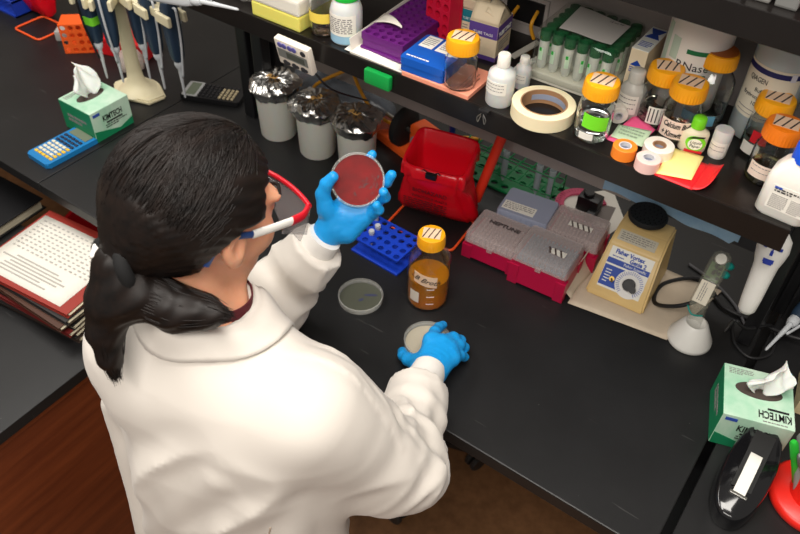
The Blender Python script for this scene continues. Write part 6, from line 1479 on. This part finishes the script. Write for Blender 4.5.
# a flyaway wisp that hangs before the ear, one below the neck
bm = B()
for k in range(40):
    o_ = rnd.uniform(-0.006, 0.006); pts = smooth_path([HW(0.02 + o_, -0.085, -0.085), HW(0.045, -0.070 + o_, -0.115 + o_), HW(0.068 + o_, -0.040, -0.125 + o_), HW(0.075 + o_, -0.022 + o_, -0.140)], 5); tube(bm, pts, 0.0010, 4)
obj('wisps', bm, HAIRM, hm, 180)
T0 = HW(*TIE)
PT = [T0, V3(-0.652, -0.354, 0.440), V3(-0.651, -0.372, 0.400), V3(-0.640, -0.384, 0.368), V3(-0.627, -0.392, 0.345)]
PRD = [0.021, 0.026, 0.020, 0.012, 0.003]
PF = [T0, V3(-0.628, -0.325, 0.448), V3(-0.585, -0.308, 0.430), V3(-0.550, -0.292, 0.432), V3(-0.522, -0.282, 0.436)]
PFR = [0.021, 0.029, 0.027, 0.018, 0.004]
def tail(p):
    d = smin(chain(p, PT, PRD, 0.02), chain(p, PF, PFR, 0.02), 0.03)
    t = np.clip((p[..., 0] + 0.645) / 0.03, 0, 1)
    return d - 0.0009 * ((1 - t) * np.sin(p[..., 0] * 330 + 2.5 * vnoise(p, 20, 2)) + t * np.sin(p[..., 2] * 300 - p[..., 1] * 200 + 2.5 * vnoise(p, 20, 2)))
pt = obj('ponytail', sdf_mesh(tail, T0 - V3(0.06, 0.11, 0.18), T0 + V3(0.17, 0.09, 0.05), 0.0036), HAIRM, hm, 180)
bm = B()
for k in range(1000):
    C_, R_ = (PT, PRD) if k % 5 < 2 else (PF, PFR)
    a = rnd.uniform(0, 2 * PI); rad = rnd.uniform(0.82, 1.10); end = min(1.06, 0.55 + 0.5 * rnd.random() ** 0.5); pts = []; d0 = (C_[-1] - C_[0]); d0 /= np.linalg.norm(d0); n1 = np.cross(d0, (0, 0, 1.0)); n1 /= np.linalg.norm(n1); n2 = np.cross(d0, n1)
    tw = rnd.uniform(-0.35, 0.35); pull = rnd.uniform(0.3, 1.0); jit = V3(*(rnd.uniform(-0.006, 0.006) for _ in range(3)))
    for i in range(12):
        u = i / 11 * end; q = min(u, 0.999) * 4; i0 = int(q); f_ = q - i0; f_ = f_ if i0 in (0, 3) else f_ * f_ * (3 - 2 * f_) * 0.5 + f_ * 0.5
        c = C_[i0] * (1 - f_) + C_[i0 + 1] * f_; r = (R_[i0] * (1 - f_) + R_[i0 + 1] * f_) * (rad if u < 0.7 else rad * pull + rad * (1 - pull) * (1 - u) / 0.3)
        if u > 1: c = c + (C_[-1] - C_[-2]) * (u - 1) * 3
        pts.append(c + n1 * math.cos(a + tw * u) * r + n2 * math.sin(a + tw * u) * r + jit * u * u)
    tube(bm, smooth_path(pts, 2), [0.00095] * 18 + [0.0007, 0.0005, 0.0004, 0.0003, 0.0002], 4)
obj('strands', bm, HAIRM, pt, 180)
bm = B(); TM = frame(T0 + V3(0, -0.004, 0), hr, hu)
tube(bm, [TM @ Vector((0.0300 * math.cos(a), 0.0300 * math.sin(a), 0.004 * math.sin(3 * a))) for a in [2 * PI * k / 28 for k in range(28)]], 0.0095, 10, closed=True); obj('hair_tie', bm, mat('black_fabric', (16, 16, 17), 0.85), person, 180)
bm = B(); tube(bm, smooth_path([HW(-0.030, -0.122, -0.026), HW(-0.022, -0.136, -0.032), HW(-0.010, -0.146, -0.040)], 5), 0.005, 8); obj('mask_strap', bm, KNIT, person, 180)

# ---------------------------------------------------------------- safety glasses
sg = bpy.data.objects.new('safety_glasses', None); COL.objects.link(sg); sg.parent = person; sg['label'] = 'red white and blue safety glasses'
REDF = plastic('frame_red', (206, 22, 40), 0.3); WHF = plastic('frame_white', (236, 234, 228), 0.35); BLF = plastic('frame_blue', (30, 62, 120), 0.4)
def bar(name, pts, m, r=0.0032, flat=2.0):
    bm = B(); tube(bm, smooth_path([HW(*p) for p in pts], 6), r, 12, flat=flat); return obj(name, bm, m, sg, 60)
for s in (-1, 1):
    bar('temple', [(s * 0.087, 0.084, 0.004), (s * 0.089, 0.050, 0.003), (s * 0.088, 0.018, 0.001)], WHF)
    bar('temple_tip', [(s * 0.088, 0.018, 0.001), (s * 0.085, -0.010, 0.002), (s * 0.082, -0.034, -0.012), (s * 0.078, -0.044, -0.034)], BLF, 0.0026)
    bar('hinge', [(s * 0.087, 0.084, 0.004), (s * 0.084, 0.106, 0.006), (s * 0.075, 0.122, 0.010)], REDF, 0.0036)
bar('frame', [(x, 0.124 + 0.010 * (1 - (x / 0.076) ** 2), 0.012 + 0.006 * (1 - (x / 0.076) ** 2)) for x in [-0.076 + 0.152 * k / 12 for k in range(13)]], REDF, 0.0034, 1.3)
LENS = clear('lens', (150, 146, 148), 0.03, 0.30)
def lens(u, v): x = -0.078 + 0.156 * u; return tuple(HW(x, 0.124 + 0.010 * (1 - (x / 0.076) ** 2) - 0.010 * v * v, 0.012 - 0.052 * v * (1 - 0.35 * max(0, 1 - abs(x) / 0.022))))
bm = B(); sheet(bm, lens, 24, 8, 0.002); obj('lens', bm, LENS, sg, 180)
def side(s):
    def f(u, v): return tuple(HW(s * (0.078 + 0.009 * u), 0.124 - 0.055 * u, 0.008 - 0.040 * v * (1 - 0.5 * u)))
    return f
for s in (-1, 1):
    bm = B(); sheet(bm, side(s), 6, 4, 0.0015); obj('side_shield', bm, LENS, sg, 180)
for s in (-1, 1):
    bm = B(); lathe(bm, [(0, -0.0095), (0.006, -0.0075), (0.0095, 0), (0.006, 0.0075), (0, 0.0095)], 16, M=Matrix.Translation(HW(s * 0.031, 0.0895, 0.001)) @ Matrix.Diagonal((1, 1, 0.7, 1))); obj('eye', bm, mat('eye_dark', (40, 28, 24), 0.15), person, 180)
    bm = B(); tube(bm, smooth_path([HW(s * 0.014, 0.102, 0.024), HW(s * 0.032, 0.101, 0.030), HW(s * 0.050, 0.090, 0.025)], 4), 0.0026, 6); obj('eyebrow', bm, HAIRM, person, 180)
bm = B(); tube(bm, smooth_path([HW(-0.02, 0.104, -0.060), HW(0, 0.109, -0.0615), HW(0.02, 0.104, -0.060)], 4), [0.002] + [0.0042] * 7 + [0.002], 8); obj('lips', bm, mat('lip', (176, 96, 88), 0.5), person, 180)

# ---------------------------------------------------------------- repeats share a group
GROUPS = {'beaker': 'foil covered beakers in a row', 'tape_roll': 'tape rolls on the shelf', 'petri_dish': 'petri dishes', 'media_bottle': 'glass screw cap bottles', 'sticky_note': 'paper notes on the shelf edge',
          'yellow_cable': 'yellow cables along the shelf', 'tissue_box': 'green tissue cartons', 'calculator': 'calculators on the bench', 'conical_tube': 'conical tubes in the green rack', 'microtube': 'microtubes in the blue rack',
          'marker_pen': 'markers in the red pen holder', 'dropper_bottle': 'dropper bottles on the shelf', 'biohazard_bag': 'red waste bags', 'bag_frame': 'orange wire bag frames', 'lab_bench': 'lab bench sections',
          'microtube_rack': 'microtube racks on the shelf', 'power_cable': 'dark cords', 'carton': 'open cartons on the shelf'}
for o in SC.objects:
    if o.parent is None and o.get('category') and not o.get('group'):
        k = o.name.split('.')[0]
        if k in GROUPS: o['group'] = GROUPS[k]
        elif k == 'pipette': o['group'] = 'pipettes on the carousel stand' if o.location.x < -1.3 else 'loose pipettes'
        elif k == 'tip_box': o['group'] = 'tip boxes on the bench' if o.location.z < 0.2 else 'tip boxes on the shelf'
